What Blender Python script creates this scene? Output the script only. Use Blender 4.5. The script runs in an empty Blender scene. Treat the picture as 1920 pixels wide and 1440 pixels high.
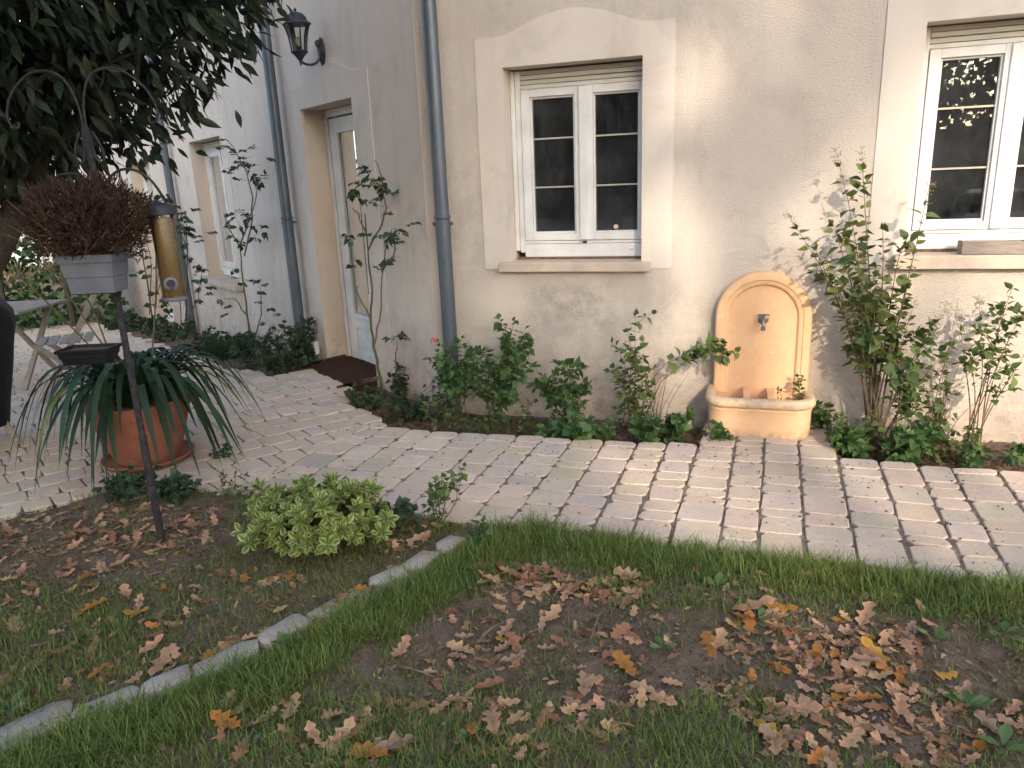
import bpy, math, random
import numpy as np
from mathutils import Matrix, Vector

random.seed(7)
rng = np.random.default_rng(11)
R_ = math.radians
scene = bpy.context.scene
COL = scene.collection

# ------------------------------------------------------------------ camera
F, PITCH, ROLL, CAMH = 1380.0, R_(15.5), R_(2.39), 1.5
fw = np.array([0, math.cos(PITCH), -math.sin(PITCH)])
r0 = np.array([1.0, 0, 0]); u0 = np.cross(r0, fw)
CR = math.cos(ROLL) * r0 - math.sin(ROLL) * u0
CU = math.sin(ROLL) * r0 + math.cos(ROLL) * u0
CC = np.array([0, 0, CAMH])
cam = bpy.data.cameras.new('camera')
cam.sensor_width = 36.0; cam.lens = F / 1920 * 36.0
cam.clip_start = 0.02; cam.clip_end = 600
camo = bpy.data.objects.new('camera', cam); COL.objects.link(camo)
camo.matrix_world = Matrix(((CR[0], CU[0], -fw[0], CC[0]), (CR[1], CU[1], -fw[1], CC[1]),
                            (CR[2], CU[2], -fw[2], CC[2]), (0, 0, 0, 1)))
scene.camera = camo

# frames of the two house walls: right wall (dR, nR), left wall (dL, nL)
A_R, A_L, DW, UC = R_(18), R_(52.5), 4.6, -2.043
dR = np.array([math.cos(A_R), -math.sin(A_R), 0]); nR = np.array([-math.sin(A_R), -math.cos(A_R), 0])
dL = np.array([math.cos(A_L), -math.sin(A_L), 0]); nL = np.array([-math.sin(A_L), -math.cos(A_L), 0])
XC = dR * UC - nR * DW
ZZ = np.array([0, 0, 1.0])

# ------------------------------------------------------------------ light
SUN = nR * 1.0 + dR * 0.45 + ZZ * 0.50
SUN = SUN / np.linalg.norm(SUN)
EL = math.asin(SUN[2])
w = bpy.data.worlds.new('World'); scene.world = w; w.use_nodes = True
nt = w.node_tree; nt.nodes.clear()
sky = nt.nodes.new('ShaderNodeTexSky'); sky.sky_type = 'NISHITA'; sky.sun_disc = False
sky.sun_elevation = EL; sky.sun_rotation = math.atan2(SUN[0], SUN[1])
sky.air_density = 1.0; sky.dust_density = 2.2; sky.ozone_density = 1.0
bg = nt.nodes.new('ShaderNodeBackground'); bg.inputs['Strength'].default_value = 0.15
wo = nt.nodes.new('ShaderNodeOutputWorld')
nt.links.new(sky.outputs[0], bg.inputs[0]); nt.links.new(bg.outputs[0], wo.inputs[0])
sl = bpy.data.lights.new('sun', 'SUN'); sl.energy = 1.6; sl.angle = R_(0.9); sl.color = (1.0, 0.86, 0.70)
so = bpy.data.objects.new('sun', sl); COL.objects.link(so)
so.rotation_euler = Vector(SUN.tolist()).to_track_quat('Z', 'Y').to_euler()
so.location = (SUN * 30).tolist()
vs = scene.view_settings
vs.view_transform = 'Standard'; vs.look = 'None'; vs.gamma = 1.0; vs.exposure = 1.78
scene.render.engine = 'CYCLES'
scene.cycles.use_denoising = True
scene.cycles.max_bounces = 6; scene.cycles.transparent_max_bounces = 12
scene.cycles.caustics_reflective = False; scene.cycles.caustics_refractive = False


# ------------------------------------------------------------------ coordinates
def ray(x, y): return fw + CR * ((x - 960) / F) - CU * ((y - 720) / F)
def W(u, v, z): return dR * u - nR * (DW - v) + ZZ * z           # right wall: along, out, up
def L(s, w_, z): return XC + dL * s + nL * w_ + ZZ * z           # left wall
def gz(x, y):                                                     # terrace falls gently along the left wall
    s = (x - XC[0]) * dL[0] + (y - XC[1]) * dL[1]
    return -0.06 * np.maximum(0.0, -s - 1.7)
def G(px, py, z=0.0):                                             # ground point
    d = ray(px, py); p = CC + d * ((z - CAMH) / d[2])
    for _ in range(12):
        zz = z + float(gz(p[0], p[1])); p = CC + d * ((zz - CAMH) / d[2])
    return p
def onpl(px, py, p0, n):
    d = ray(px, py); return CC + d * (((p0 - CC) @ n) / (d @ n))
def RP(px, py, v): return onpl(px, py, W(0, v, 0), nR)
def LP(px, py, w_): return onpl(px, py, L(0, w_, 0), nL)
def YP(px, py, y):
    d = ray(px, py); return CC + d * (y / d[1])
def proj(P):
    d = np.asarray(P) - CC; z = d @ fw
    return 960 + F * (d @ CR) / z, 720 - F * (d @ CU) / z, z
def inpoly(x, y, poly):
    x = np.asarray(x); y = np.asarray(y); ins = np.zeros(x.shape, bool); n = len(poly)
    for i in range(n):
        x0, y0 = poly[i][0], poly[i][1]; x1, y1 = poly[(i + 1) % n][0], poly[(i + 1) % n][1]
        c = ((y0 > y) != (y1 > y)) & (x < (x1 - x0) * (y - y0) / ((y1 - y0) + 1e-12) + x0)
        ins ^= c
    return ins
def nrm(v):
    v = np.asarray(v, float); return v / (np.linalg.norm(v) + 1e-12)


# ------------------------------------------------------------------ materials
MATS = {}
class N:
    def __init__(s, name):
        s.m = bpy.data.materials.new(name); s.m.use_nodes = True; s.t = s.m.node_tree
        s.b = s.t.nodes['Principled BSDF']; s.out = s.t.nodes['Material Output']; MATS[name] = s.m
    def n(s, ty, **k):
        x = s.t.nodes.new(ty)
        for a, b in k.items():
            if a in x.inputs: x.inputs[a].default_value = b
            else: setattr(x, a, b)
        return x
    def l(s, a, b): s.t.links.new(a, b)
    def co(s, scale=(1, 1, 1), rot=(0, 0, 0), kind='Object'):
        t = s.n('ShaderNodeTexCoord'); m = s.n('ShaderNodeMapping'); s.l(t.outputs[kind], m.inputs[0])
        m.inputs['Scale'].default_value = scale; m.inputs['Rotation'].default_value = rot; return m.outputs[0]
    def geo(s, scale=(1, 1, 1), rotz=0):
        t = s.n('ShaderNodeNewGeometry'); m = s.n('ShaderNodeMapping', vector_type='TEXTURE')
        m.inputs['Rotation'].default_value = (0, 0, rotz)
        m.inputs['Scale'].default_value = tuple(1 / q for q in scale)
        s.l(t.outputs['Position'], m.inputs[0]); return m.outputs[0]
    def noise(s, vec, scale, detail=4, rough=0.55, dist=0.0):
        x = s.n('ShaderNodeTexNoise'); x.inputs['Scale'].default_value = scale; x.inputs['Detail'].default_value = detail
        x.inputs['Roughness'].default_value = rough; x.inputs['Distortion'].default_value = dist; s.l(vec, x.inputs['Vector'])
        return x.outputs['Fac']
    def ramp(s, fac, stops):
        r = s.n('ShaderNodeValToRGB'); e = r.color_ramp.elements
        while len(e) < len(stops): e.new(0.5)
        for i, (p, c) in enumerate(stops):
            e[i].position = p; e[i].color = (*c, 1) if len(c) == 3 else c
        s.l(fac, r.inputs[0]); return r.outputs[0]
    def g(s, fac, lo, hi): return s.ramp(fac, [(lo, (0, 0, 0)), (hi, (1, 1, 1))])
    def mix(s, f, a, b, mode='MIX'):
        x = s.n('ShaderNodeMix', data_type='RGBA', blend_type=mode)
        for i, v in ((0, f), (6, a), (7, b)):
            if hasattr(v, 'is_output'): s.l(v, x.inputs[i])
            elif i == 0: x.inputs[0].default_value = v
            else: x.inputs[i].default_value = (*v, 1)
        return x.outputs[2]
    def math(s, op, a, b=0.0):
        x = s.n('ShaderNodeMath', operation=op)
        for i, v in ((0, a), (1, b)):
            if hasattr(v, 'is_output'): s.l(v, x.inputs[i])
            else: x.inputs[i].default_value = v
        return x.outputs[0]
    def bump(s, h, strength, dist):
        x = s.n('ShaderNodeBump'); x.inputs['Strength'].default_value = strength; x.inputs['Distance'].default_value = dist
        s.l(h, x.inputs['Height']); s.l(x.outputs[0], s.b.inputs['Normal']); return x
    def set(s, col=None, rough=0.6, spec=0.3, metal=0.0):
        if col is not None:
            if hasattr(col, 'is_output'): s.l(col, s.b.inputs['Base Color'])
            else: s.b.inputs['Base Color'].default_value = (*col, 1)
        if hasattr(rough, 'is_output'): s.l(rough, s.b.inputs['Roughness'])
        else: s.b.inputs['Roughness'].default_value = rough
        s.b.inputs['Specular IOR Level'].default_value = spec; s.b.inputs['Metallic'].default_value = metal
        return s.m

def mk_wall(name, rotz, base, alt, grain, rough_scale, mould=False):
    k = N(name); v = k.geo((1, 1, 1), rotz); vs_ = k.geo((1.0, 1.0, 2.4), rotz); vv = k.geo((5, 5, 0.5), rotz)
    big = k.noise(v, 1.1, 5, 0.6); c = k.mix(k.g(big, 0.35, 0.7), base, alt)
    streak = k.noise(vv, 1.2, 4, 0.6)
    c = k.mix(k.math('MULTIPLY', k.g(streak, 0.52, 0.78), 0.30), c, (0.40, 0.37, 0.33))
    blot = k.noise(v, 2.3, 6, 0.7, 0.6)
    c = k.mix(k.math('MULTIPLY', k.g(blot, 0.54, 0.72), 0.34), c, (0.33, 0.29, 0.25))
    z = k.n('ShaderNodeSeparateXYZ'); k.l(v, z.inputs[0])
    low = k.n('ShaderNodeMapRange'); low.inputs[1].default_value = 0.75; low.inputs[2].default_value = -0.1
    k.l(z.outputs[2], low.inputs[0])
    lowm = k.math('MULTIPLY', low.outputs[0], k.g(k.noise(v, 4.0, 6, 0.7), 0.3, 0.65))
    c = k.mix(k.math('MULTIPLY', lowm, 0.62), c, (0.44, 0.31, 0.225))
    c = k.mix(k.math('MULTIPLY', k.math('MULTIPLY', low.outputs[0], k.g(k.noise(v, 13.0, 6, 0.75), 0.48, 0.62)), 0.5), c, (0.27, 0.225, 0.18))
    if mould:                                                     # mould patch under the middle sill
        for cu, wu, cz, wz, am in ((-1.08, 0.42, 0.70, 0.24, 0.75), (-0.35, 0.35, 0.62, 0.30, 0.35), (0.30, 0.28, 0.98, 0.12, 0.5), (-1.75, 0.25, 1.25, 0.5, 0.4), (1.3, 0.5, 0.72, 0.2, 0.35)):
            fu_ = k.math('SUBTRACT', 1.0, k.math('POWER', k.math('DIVIDE', k.math('SUBTRACT', z.outputs[0], cu), wu), 2.0)); fz_ = k.math('SUBTRACT', 1.0, k.math('POWER', k.math('DIVIDE', k.math('SUBTRACT', z.outputs[2], cz), wz), 2.0))
            mk_ = k.math('MULTIPLY', k.math('MAXIMUM', fu_, 0.0), k.math('MAXIMUM', fz_, 0.0)); c = k.mix(k.math('MULTIPLY', k.math('MULTIPLY', mk_, am), k.g(k.noise(v, 9.0, 6, 0.75), 0.36, 0.62)), c, (0.31, 0.275, 0.24))
    peb = k.noise(vs_, rough_scale, 3, 0.7)
    c = k.mix(k.math('MULTIPLY', k.g(peb, 0.54, 0.70), 0.30 if grain > 0.3 else 0.10), c, (0.36, 0.32, 0.27))
    k.set(c, 0.92, 0.12)
    if grain: k.bump(k.math('ADD', peb, k.math('MULTIPLY', k.noise(vs_, rough_scale * 3, 2), 0.35)), grain, 0.012)
    return k.m
mk_wall('render_right', -A_R, (0.675, 0.59, 0.50), (0.615, 0.53, 0.435), 0.85, 60, True)
mk_wall('render_left', -A_L, (0.74, 0.65, 0.56), (0.67, 0.585, 0.50), 0.85, 60)
mk_wall('trim_stone', -A_R, (0.66, 0.585, 0.505), (0.61, 0.53, 0.445), 0.12, 160)
mk_wall('reveal_stone', -A_L, (0.63, 0.545, 0.455), (0.59, 0.48, 0.375), 0.16, 160)

k = N('sill_stone'); v = k.geo(); c = k.mix(k.g(k.noise(v, 9, 6, 0.7), 0.35, 0.7), (0.58, 0.47, 0.36), (0.42, 0.35, 0.29))
k.set(c, 0.9, 0.15); k.bump(k.noise(v, 90, 4), 0.3, 0.003)
k = N('upvc'); v = k.geo(); k.set(k.mix(k.g(k.noise(v, 6, 5), 0.4, 0.75), (0.74, 0.73, 0.70), (0.60, 0.58, 0.54)), 0.35, 0.4)
k = N('shutter'); k.set((0.58, 0.55, 0.47), 0.5, 0.3)
k = N('black_fill'); k.set((0.02, 0.02, 0.02), 0.6, 0.2)
k = N('glazing_bar'); k.set((0.50, 0.46, 0.36), 0.35, 0.5, 0.3)
k = N('glass')
gl = k.n('ShaderNodeBsdfGlossy'); gl.inputs['Roughness'].default_value = 0.01; gl.inputs['Color'].default_value = (0.9, 0.95, 1, 1)
tr = k.n('ShaderNodeBsdfTransparent'); tr.inputs['Color'].default_value = (0.62, 0.66, 0.68, 1)
fr = k.n('ShaderNodeFresnel'); fr.inputs['IOR'].default_value = 1.6
wv = k.n('ShaderNodeBump'); wv.inputs['Strength'].default_value = 0.05; wv.inputs['Distance'].default_value = 0.01
k.l(k.noise(k.geo(), 3.0, 1), wv.inputs['Height']); k.l(wv.outputs[0], gl.inputs['Normal'])
ms = k.n('ShaderNodeMixShader'); k.l(k.math('ADD', k.math('MULTIPLY', fr.outputs[0], 1.6), 0.03), ms.inputs[0]); k.l(tr.outputs[0], ms.inputs[1]); k.l(gl.outputs[0], ms.inputs[2])
df = k.n('ShaderNodeBsdfDiffuse'); df.inputs['Color'].default_value = (0.5, 0.5, 0.5, 1); ms2 = k.n('ShaderNodeMixShader')      # film of dust
k.l(k.math('MULTIPLY_ADD' if False else 'MULTIPLY', k.g(k.noise(k.geo((1, 1, 0.6)), 5, 5, 0.65), 0.25, 0.8), 0.10), ms2.inputs[0]); k.l(ms.outputs[0], ms2.inputs[1]); k.l(df.outputs[0], ms2.inputs[2])
k.l(ms2.outputs[0], k.out.inputs['Surface'])
k = N('clear_plastic')
gl = k.n('ShaderNodeBsdfGlossy'); gl.inputs['Roughness'].default_value = 0.3
tr = k.n('ShaderNodeBsdfTransparent'); tr.inputs['Color'].default_value = (0.92, 0.92, 0.9, 1)
fr = k.n('ShaderNodeFresnel'); ms = k.n('ShaderNodeMixShader'); k.l(fr.outputs[0], ms.inputs[0]); k.l(tr.outputs[0], ms.inputs[1]); k.l(gl.outputs[0], ms.inputs[2])
k.l(ms.outputs[0], k.out.inputs['Surface'])
k = N('room'); k.set((0.10, 0.10, 0.105), 0.9, 0.1)
k = N('curtain'); k.set((0.35, 0.36, 0.37), 0.9, 0.1)
k = N('white_metal'); k.set((0.75, 0.75, 0.74), 0.4, 0.4)
k = N('zinc'); v = k.geo((1, 1, 0.35)); c = k.mix(k.g(k.noise(v, 7, 5, 0.65), 0.35, 0.7), (0.085, 0.105, 0.125), (0.13, 0.145, 0.165))
k.set(c, k.ramp(k.noise(v, 12, 4), [(0.3, (0.32,) * 3), (0.7, (0.5,) * 3)]), 0.5, 0.35)
k = N('black_iron'); v = k.geo(); k.set(k.mix(k.g(k.noise(v, 30, 4), 0.4, 0.7), (0.018, 0.022, 0.03), (0.05, 0.055, 0.065)), 0.5, 0.4)
k = N('rust_iron'); v = k.geo(); k.set(k.mix(k.g(k.noise(v, 40, 4), 0.4, 0.7), (0.022, 0.022, 0.025), (0.06, 0.05, 0.044)), 0.7, 0.2)
k = N('bulb'); k.set((0.75, 0.66, 0.42), 0.3, 0.5)
k = N('brass'); k.set((0.25, 0.22, 0.19), 0.4, 0.5, 0.7)
k = N('ochre_stone'); v = k.geo(); c = k.mix(k.g(k.noise(v, 5, 6, 0.65), 0.35, 0.72), (0.77, 0.485, 0.275), (0.68, 0.41, 0.225))
c = k.mix(k.math('MULTIPLY', k.g(k.noise(v, 28, 5, 0.7), 0.58, 0.68), 0.55), c, (0.74, 0.60, 0.45)); c = k.mix(k.math('MULTIPLY', k.g(k.noise(v, 11, 6, 0.8), 0.55, 0.72), 0.45), c, (0.47, 0.30, 0.17)); c = k.mix(k.math('MULTIPLY', k.g(k.noise(v, 120, 3, 0.6), 0.64, 0.70), 0.6), c, (0.42, 0.27, 0.15))
z = k.n('ShaderNodeSeparateXYZ'); k.l(v, z.inputs[0])
mr = k.n('ShaderNodeMapRange'); mr.inputs[1].default_value = 0.05; mr.inputs[2].default_value = -0.01; k.l(z.outputs[2], mr.inputs[0])
c = k.mix(k.math('MULTIPLY', mr.outputs[0], k.g(k.noise(v, 25, 5), 0.35, 0.6)), c, (0.30, 0.22, 0.13))
k.set(c, 0.85, 0.2); k.bump(k.noise(v, 140, 5, 0.7), 0.25, 0.003)
k = N('worn_stone'); v = k.geo(); c = k.mix(k.g(k.noise(v, 18, 6, 0.7), 0.4, 0.66), (0.66, 0.47, 0.28), (0.40, 0.32, 0.24))
k.set(c, 0.9, 0.15); k.bump(k.noise(v, 80, 5, 0.7), 0.4, 0.004)
def mk_pave(name, a, b, dark):
    k = N(name); v = k.geo(); oi = k.n('ShaderNodeObjectInfo'); at = k.n('ShaderNodeAttribute'); at.attribute_name = 'col'
    c = k.mix(k.g(k.noise(v, 7, 6, 0.65), 0.3, 0.72), a, b)
    c = k.mix(1.0, c, at.outputs[0], 'MULTIPLY')
    c = k.mix(k.math('MULTIPLY', k.g(k.noise(v, 34, 6, 0.75, 0.5), 0.56, 0.72), 0.55), c, dark)
    c = k.mix(k.math('MULTIPLY', k.g(k.noise(v, 1.7, 4, 0.6), 0.45, 0.75), 0.35), c, (0.44, 0.37, 0.33))
    c = k.mix(k.math('MULTIPLY', k.g(k.noise(v, 95, 4, 0.7, 0.8), 0.62, 0.68), 0.7), c, (0.20, 0.15, 0.115))
    c = k.mix(k.math('MULTIPLY', k.g(k.noise(v, 15, 6, 0.75), 0.52, 0.66), 0.35), c, (0.46, 0.36, 0.29))
    k.set(c, 0.88, 0.15)
    h = k.math('ADD', k.noise(v, 55, 6, 0.7, 0.5), k.math('MULTIPLY', k.noise(v, 220, 3, 0.6), 0.4))
    k.bump(h, 0.75, 0.010)
mk_pave('paving', (0.62, 0.50, 0.385), (0.52, 0.415, 0.32), (0.33, 0.255, 0.195))
mk_pave('edge_stone', (0.54, 0.465, 0.375), (0.38, 0.32, 0.26), (0.18, 0.14, 0.10))
k = N('joint'); v = k.geo(); c = k.mix(k.g(k.noise(v, 13, 6, 0.7), 0.35, 0.65), (0.10, 0.074, 0.055), (0.27, 0.22, 0.178)); k.set(c, 1, 0.05); k.bump(k.noise(v, 120, 4), 0.6, 0.005)
k = N('soil'); v = k.geo(); c = k.mix(k.g(k.noise(v, 9, 7, 0.75), 0.32, 0.68), (0.13, 0.092, 0.068), (0.28, 0.20, 0.15))
c = k.mix(k.math('MULTIPLY', k.g(k.noise(v, 4.0, 5, 0.7), 0.5, 0.66), 0.7), c, (0.075, 0.075, 0.03))
c = k.mix(k.math('MULTIPLY', k.g(k.noise(v, 60, 5, 0.8), 0.58, 0.7), 0.6), c, (0.26, 0.19, 0.13))
k.set(c, 1.0, 0.05); k.bump(k.math('ADD', k.noise(v, 24, 6, 0.75), k.math('MULTIPLY', k.noise(v, 150, 4, 0.7), 0.5)), 0.9, 0.02)
k = N('brown_grit'); v = k.geo(); c = k.mix(k.g(k.noise(v, 70, 5, 0.8), 0.35, 0.66), (0.035, 0.018, 0.013), (0.11, 0.055, 0.035)); k.set(c, 1, 0.05); k.bump(k.noise(v, 110, 5, 0.8), 0.9, 0.01)
k = N('terracotta'); v = k.geo(); c = k.mix(k.g(k.noise(v, 8, 6, 0.7), 0.35, 0.7), (0.34, 0.125, 0.07), (0.25, 0.095, 0.06)); c = k.mix(k.math('MULTIPLY', k.g(k.noise(v, 14, 6, 0.75), 0.52, 0.7), 0.35), c, (0.42, 0.29, 0.22)); k.set(c, 0.85, 0.15); k.bump(k.noise(v, 80, 4), 0.2, 0.002)
k = N('grey_plastic'); v = k.geo(); k.set(k.mix(k.g(k.noise(v, 9, 5), 0.4, 0.7), (0.155, 0.16, 0.175), (0.12, 0.12, 0.13)), 0.6, 0.25)
k = N('dark_plastic'); k.set((0.03, 0.03, 0.034), 0.5, 0.35)
k = N('black_cover'); v = k.geo(); k.set(k.mix(k.g(k.noise(v, 5, 4), 0.4, 0.7), (0.007, 0.007, 0.010), (0.013, 0.013, 0.017)), 0.6, 0.25); k.bump(k.noise(k.geo((1, 1, 0.3)), 9, 3), 0.5, 0.03)
k = N('yellow_print'); k.set((0.55, 0.45, 0.03), 0.6, 0.2)
k = N('old_wood'); v = k.geo((1, 1, 1)); c = k.mix(k.g(k.noise(k.geo((6, 6, 25)), 3, 5, 0.7), 0.35, 0.7), (0.36, 0.31, 0.25), (0.22, 0.18, 0.14)); k.set(c, 0.85, 0.15)
k = N('trough_wood'); v = k.geo((4, 4, 30), -A_R); c = k.mix(k.g(k.noise(v, 3, 5, 0.7), 0.3, 0.7), (0.34, 0.28, 0.23), (0.20, 0.165, 0.14)); k.set(c, 0.9, 0.1)
k = N('bark'); v = k.geo((1, 1, 0.35)); c = k.mix(k.g(k.noise(v, 22, 6, 0.7), 0.35, 0.7), (0.05, 0.04, 0.032), (0.11, 0.09, 0.07)); k.set(c, 0.95, 0.1); k.bump(k.noise(v, 40, 5), 0.8, 0.02)
k = N('stem_brown'); v = k.geo(); c = k.mix(k.g(k.noise(v, 25, 4), 0.35, 0.7), (0.13, 0.08, 0.05), (0.22, 0.15, 0.09)); k.set(c, 0.8, 0.2)
k = N('stem_green'); v = k.geo(); c = k.mix(k.g(k.noise(v, 12, 4), 0.35, 0.7), (0.07, 0.09, 0.035), (0.15, 0.12, 0.06)); k.set(c, 0.7, 0.2)
k = N('dry_straw'); k.set((0.32, 0.26, 0.15), 0.9, 0.1)
k = N('seed_mix'); v = k.geo(); c = k.mix(k.g(k.noise(v, 160, 3, 0.8), 0.35, 0.65), (0.24, 0.15, 0.055), (0.36, 0.245, 0.10)); k.set(c, 0.8, 0.2); k.bump(k.noise(v, 160, 3), 0.6, 0.006)
k = N('far_wall'); k.set((0.72, 0.74, 0.76), 0.8, 0.1)
k = N('far_roof'); k.set((0.06, 0.055, 0.055), 0.8, 0.1)
def mk_leaf(name, trans, rough, spec):
    k = N(name); at = k.n('ShaderNodeAttribute'); at.attribute_name = 'col'; v = k.co((1, 1, 1))
    c = k.mix(k.math('MULTIPLY', k.g(k.noise(v, 45, 3), 0.4, 0.7), 0.35), at.outputs[0], k.mix(1.0, at.outputs[0], (0.62, 0.66, 0.55), 'MULTIPLY'))
    k.set(c, rough, spec)
    t = k.n('ShaderNodeBsdfTranslucent'); k.l(c, t.inputs[0]); ms = k.n('ShaderNodeMixShader'); ms.inputs[0].default_value = trans
    k.l(k.b.outputs[0], ms.inputs[1]); k.l(t.outputs[0], ms.inputs[2]); k.l(ms.outputs[0], k.out.inputs['Surface'])
mk_leaf('leaf', 0.30, 0.5, 0.35)
mk_leaf('leaf_gloss', 0.20, 0.52, 0.25)
mk_leaf('dry_leaf', 0.15, 0.75, 0.15)
mk_leaf('grass', 0.30, 0.6, 0.2)


# ------------------------------------------------------------------ building tools
WL = {}
def wl(o): return WL.get(o.name, np.zeros(3)) if o is not None else np.zeros(3)
def tag(o, label=None, cat=None, group=None, kind=None):
    if label: o['label'] = label
    if cat: o['category'] = cat
    if group: o['group'] = group
    if kind: o['kind'] = kind
    return o
def thing(name, loc, label, cat, group=None):
    o = bpy.data.objects.new(name, None); COL.objects.link(o); o.location = tuple(float(q) for q in loc)
    o.empty_display_size = 0.1; WL[o.name] = np.array(loc, float); return tag(o, label, cat, group)
def link(name, me, parent=None):
    o = bpy.data.objects.new(name, me); COL.objects.link(o)
    if parent is not None: o.parent = parent
    WL[o.name] = wl(parent); return o

class MB:
    def __init__(s): s.v = []; s.f = []
    def add(s, V, Fc):
        b = len(s.v); s.v += [tuple(map(float, p)) for p in V]; s.f += [tuple(b + i for i in q) for q in Fc]
    def box(s, fn, a0, a1, b0, b1, c0, c1):
        V = [fn(a, b, c) for a in (a0, a1) for b in (b0, b1) for c in (c0, c1)]
        s.add(V, [(0, 1, 3, 2), (4, 6, 7, 5), (0, 4, 5, 1), (2, 3, 7, 6), (0, 2, 6, 4), (1, 5, 7, 3)])
    def bar(s, p, q, wx, wy, up=(0, 0, 1)):
        p = np.array(p, float); q = np.array(q, float); d = nrm(q - p); a = nrm(np.cross(d, up)); b = np.cross(a, d)
        V = [c + a * i * wx / 2 + b * j * wy / 2 for c in (p, q) for i, j in ((-1, -1), (1, -1), (1, 1), (-1, 1))]
        s.add(V, [(3, 2, 1, 0), (4, 5, 6, 7), (0, 1, 5, 4), (1, 2, 6, 5), (2, 3, 7, 6), (3, 0, 4, 7)])
    def tube(s, pts, rad, n=6, cap=True):
        pts = [np.array(p, float) for p in pts]; m = len(pts)
        if not hasattr(rad, '__len__'): rad = [rad] * m
        a = None; rings = []
        for i in range(m):
            d = nrm(pts[min(i + 1, m - 1)] - pts[max(i - 1, 0)])
            if a is None: a = nrm(np.cross(d, (0.31, 0.2, 0.93) if abs(d[2]) < 0.9 else (1, 0.1, 0)))
            a = nrm(a - d * (a @ d)); b = np.cross(d, a)
            rings.append([pts[i] + rad[i] * (a * math.cos(2 * math.pi * j / n) + b * math.sin(2 * math.pi * j / n)) for j in range(n)])
        V = [p for r in rings for p in r]
        Fc = [(i * n + j, i * n + (j + 1) % n, (i + 1) * n + (j + 1) % n, (i + 1) * n + j) for i in range(m - 1) for j in range(n)]
        if cap: Fc += [tuple(range(n))[::-1], tuple((m - 1) * n + j for j in range(n))]
        s.add(V, Fc)
    def lathe(s, prof, c, n=24, ax=(1, 0, 0), ay=(0, 1, 0), az=(0, 0, 1), wob=None, capb=True, capt=True, ph=0.0):
        c = np.array(c, float); ax, ay, az = map(np.array, (ax, ay, az)); V = []
        for i, (r, z) in enumerate(prof):
            for j in range(n):
                t = 2 * math.pi * j / n + ph; rr = r * (wob(t, z) if wob else 1)
                V.append(c + ax * rr * math.cos(t) + ay * rr * math.sin(t) + az * z)
        m = len(prof)
        Fc = [(i * n + j, i * n + (j + 1) % n, (i + 1) * n + (j + 1) % n, (i + 1) * n + j) for i in range(m - 1) for j in range(n)]
        if capb: Fc.append(tuple(range(n))[::-1])
        if capt: Fc.append(tuple((m - 1) * n + j for j in range(n)))
        s.add(V, Fc)
    def build(s, name, mat, parent=None, smooth=False, bevel=0.0, label=None, kind=None):
        o0 = wl(parent); me = bpy.data.meshes.new(name)
        me.from_pydata([(p[0] - o0[0], p[1] - o0[1], p[2] - o0[2]) for p in s.v], [], s.f)
        me.materials.append(MATS[mat]); me.validate()
        if smooth:
            me.polygons.foreach_set('use_smooth', [True] * len(me.polygons))
            me.set_sharp_from_angle(angle=R_(smooth if smooth is not True else 40))
        o = link(name, me, parent)
        if bevel:
            bm_ = o.modifiers.new('bevel', 'BEVEL'); bm_.width = bevel; bm_.segments = 2; bm_.limit_method = 'ANGLE'
        return tag(o, label, None, None, kind)

def arr_mesh(name, V, T, C, mat, smooth=False):
    me = bpy.data.meshes.new(name); nv, nt_ = len(V), len(T)
    me.vertices.add(nv); me.vertices.foreach_set('co', np.ascontiguousarray(V, np.float32).ravel())
    me.loops.add(nt_ * 3); me.loops.foreach_set('vertex_index', np.ascontiguousarray(T, np.int32).ravel())
    me.polygons.add(nt_); me.polygons.foreach_set('loop_start', np.arange(nt_, dtype=np.int32) * 3)
    me.polygons.foreach_set('loop_total', np.full(nt_, 3, np.int32))
    me.polygons.foreach_set('use_smooth', np.full(nt_, bool(smooth)))
    if C is not None:
        a = me.attributes.new('col', 'FLOAT_COLOR', 'POINT'); c4 = np.ones((nv, 4), np.float32); c4[:, :3] = C
        a.data.foreach_set('color', c4.ravel())
    me.materials.append(MATS[mat]); me.update(); me.validate(); return me
def inst(tpl, P, M, A, B=None):
    tv, tf, te = tpl; n, kk = len(P), len(tv)
    V = np.einsum('nij,kj->nki', M, tv) + P[:, None, :]
    T = (tf[None] + (np.arange(n) * kk)[:, None, None]).reshape(-1, 3)
    if B is None: B = A * 0.85
    C = A[:, None, :] * (1 - te)[None, :, None] + B[:, None, :] * te[None, :, None]
    return V.reshape(-1, 3), T, C.reshape(-1, 3)
def leaf_tpl(wid, prof, fold=0.12, droop=0.12, wave=0.0):
    ts = np.linspace(0, 1, len(prof)); V = []; Fc = []; E_ = []; prev = None
    for i, (t, p) in enumerate(zip(ts, prof)):
        zc = -droop * t * t
        if p <= 0: V.append((0, t, zc)); E_.append(0.35); cur = [len(V) - 1] * 3
        else:
            b = len(V); ww = wid * p; zz = zc + fold * ww + wave * math.sin(i * 2.4)
            V += [(-ww, t, zz), (0, t, zc), (ww, t, zc + fold * ww - wave * math.sin(i * 2.4))]; E_ += [1, 0, 1]; cur = [b, b + 1, b + 2]
        if prev:
            for q in (0, 1):
                a, b_, c, d = prev[q], prev[q + 1], cur[q + 1], cur[q]
                for tri in ((a, b_, c), (a, c, d)):
                    if len(set(tri)) == 3: Fc.append(tri)
        prev = cur
    return np.array(V, float), np.array(Fc), np.array(E_, float)
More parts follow.
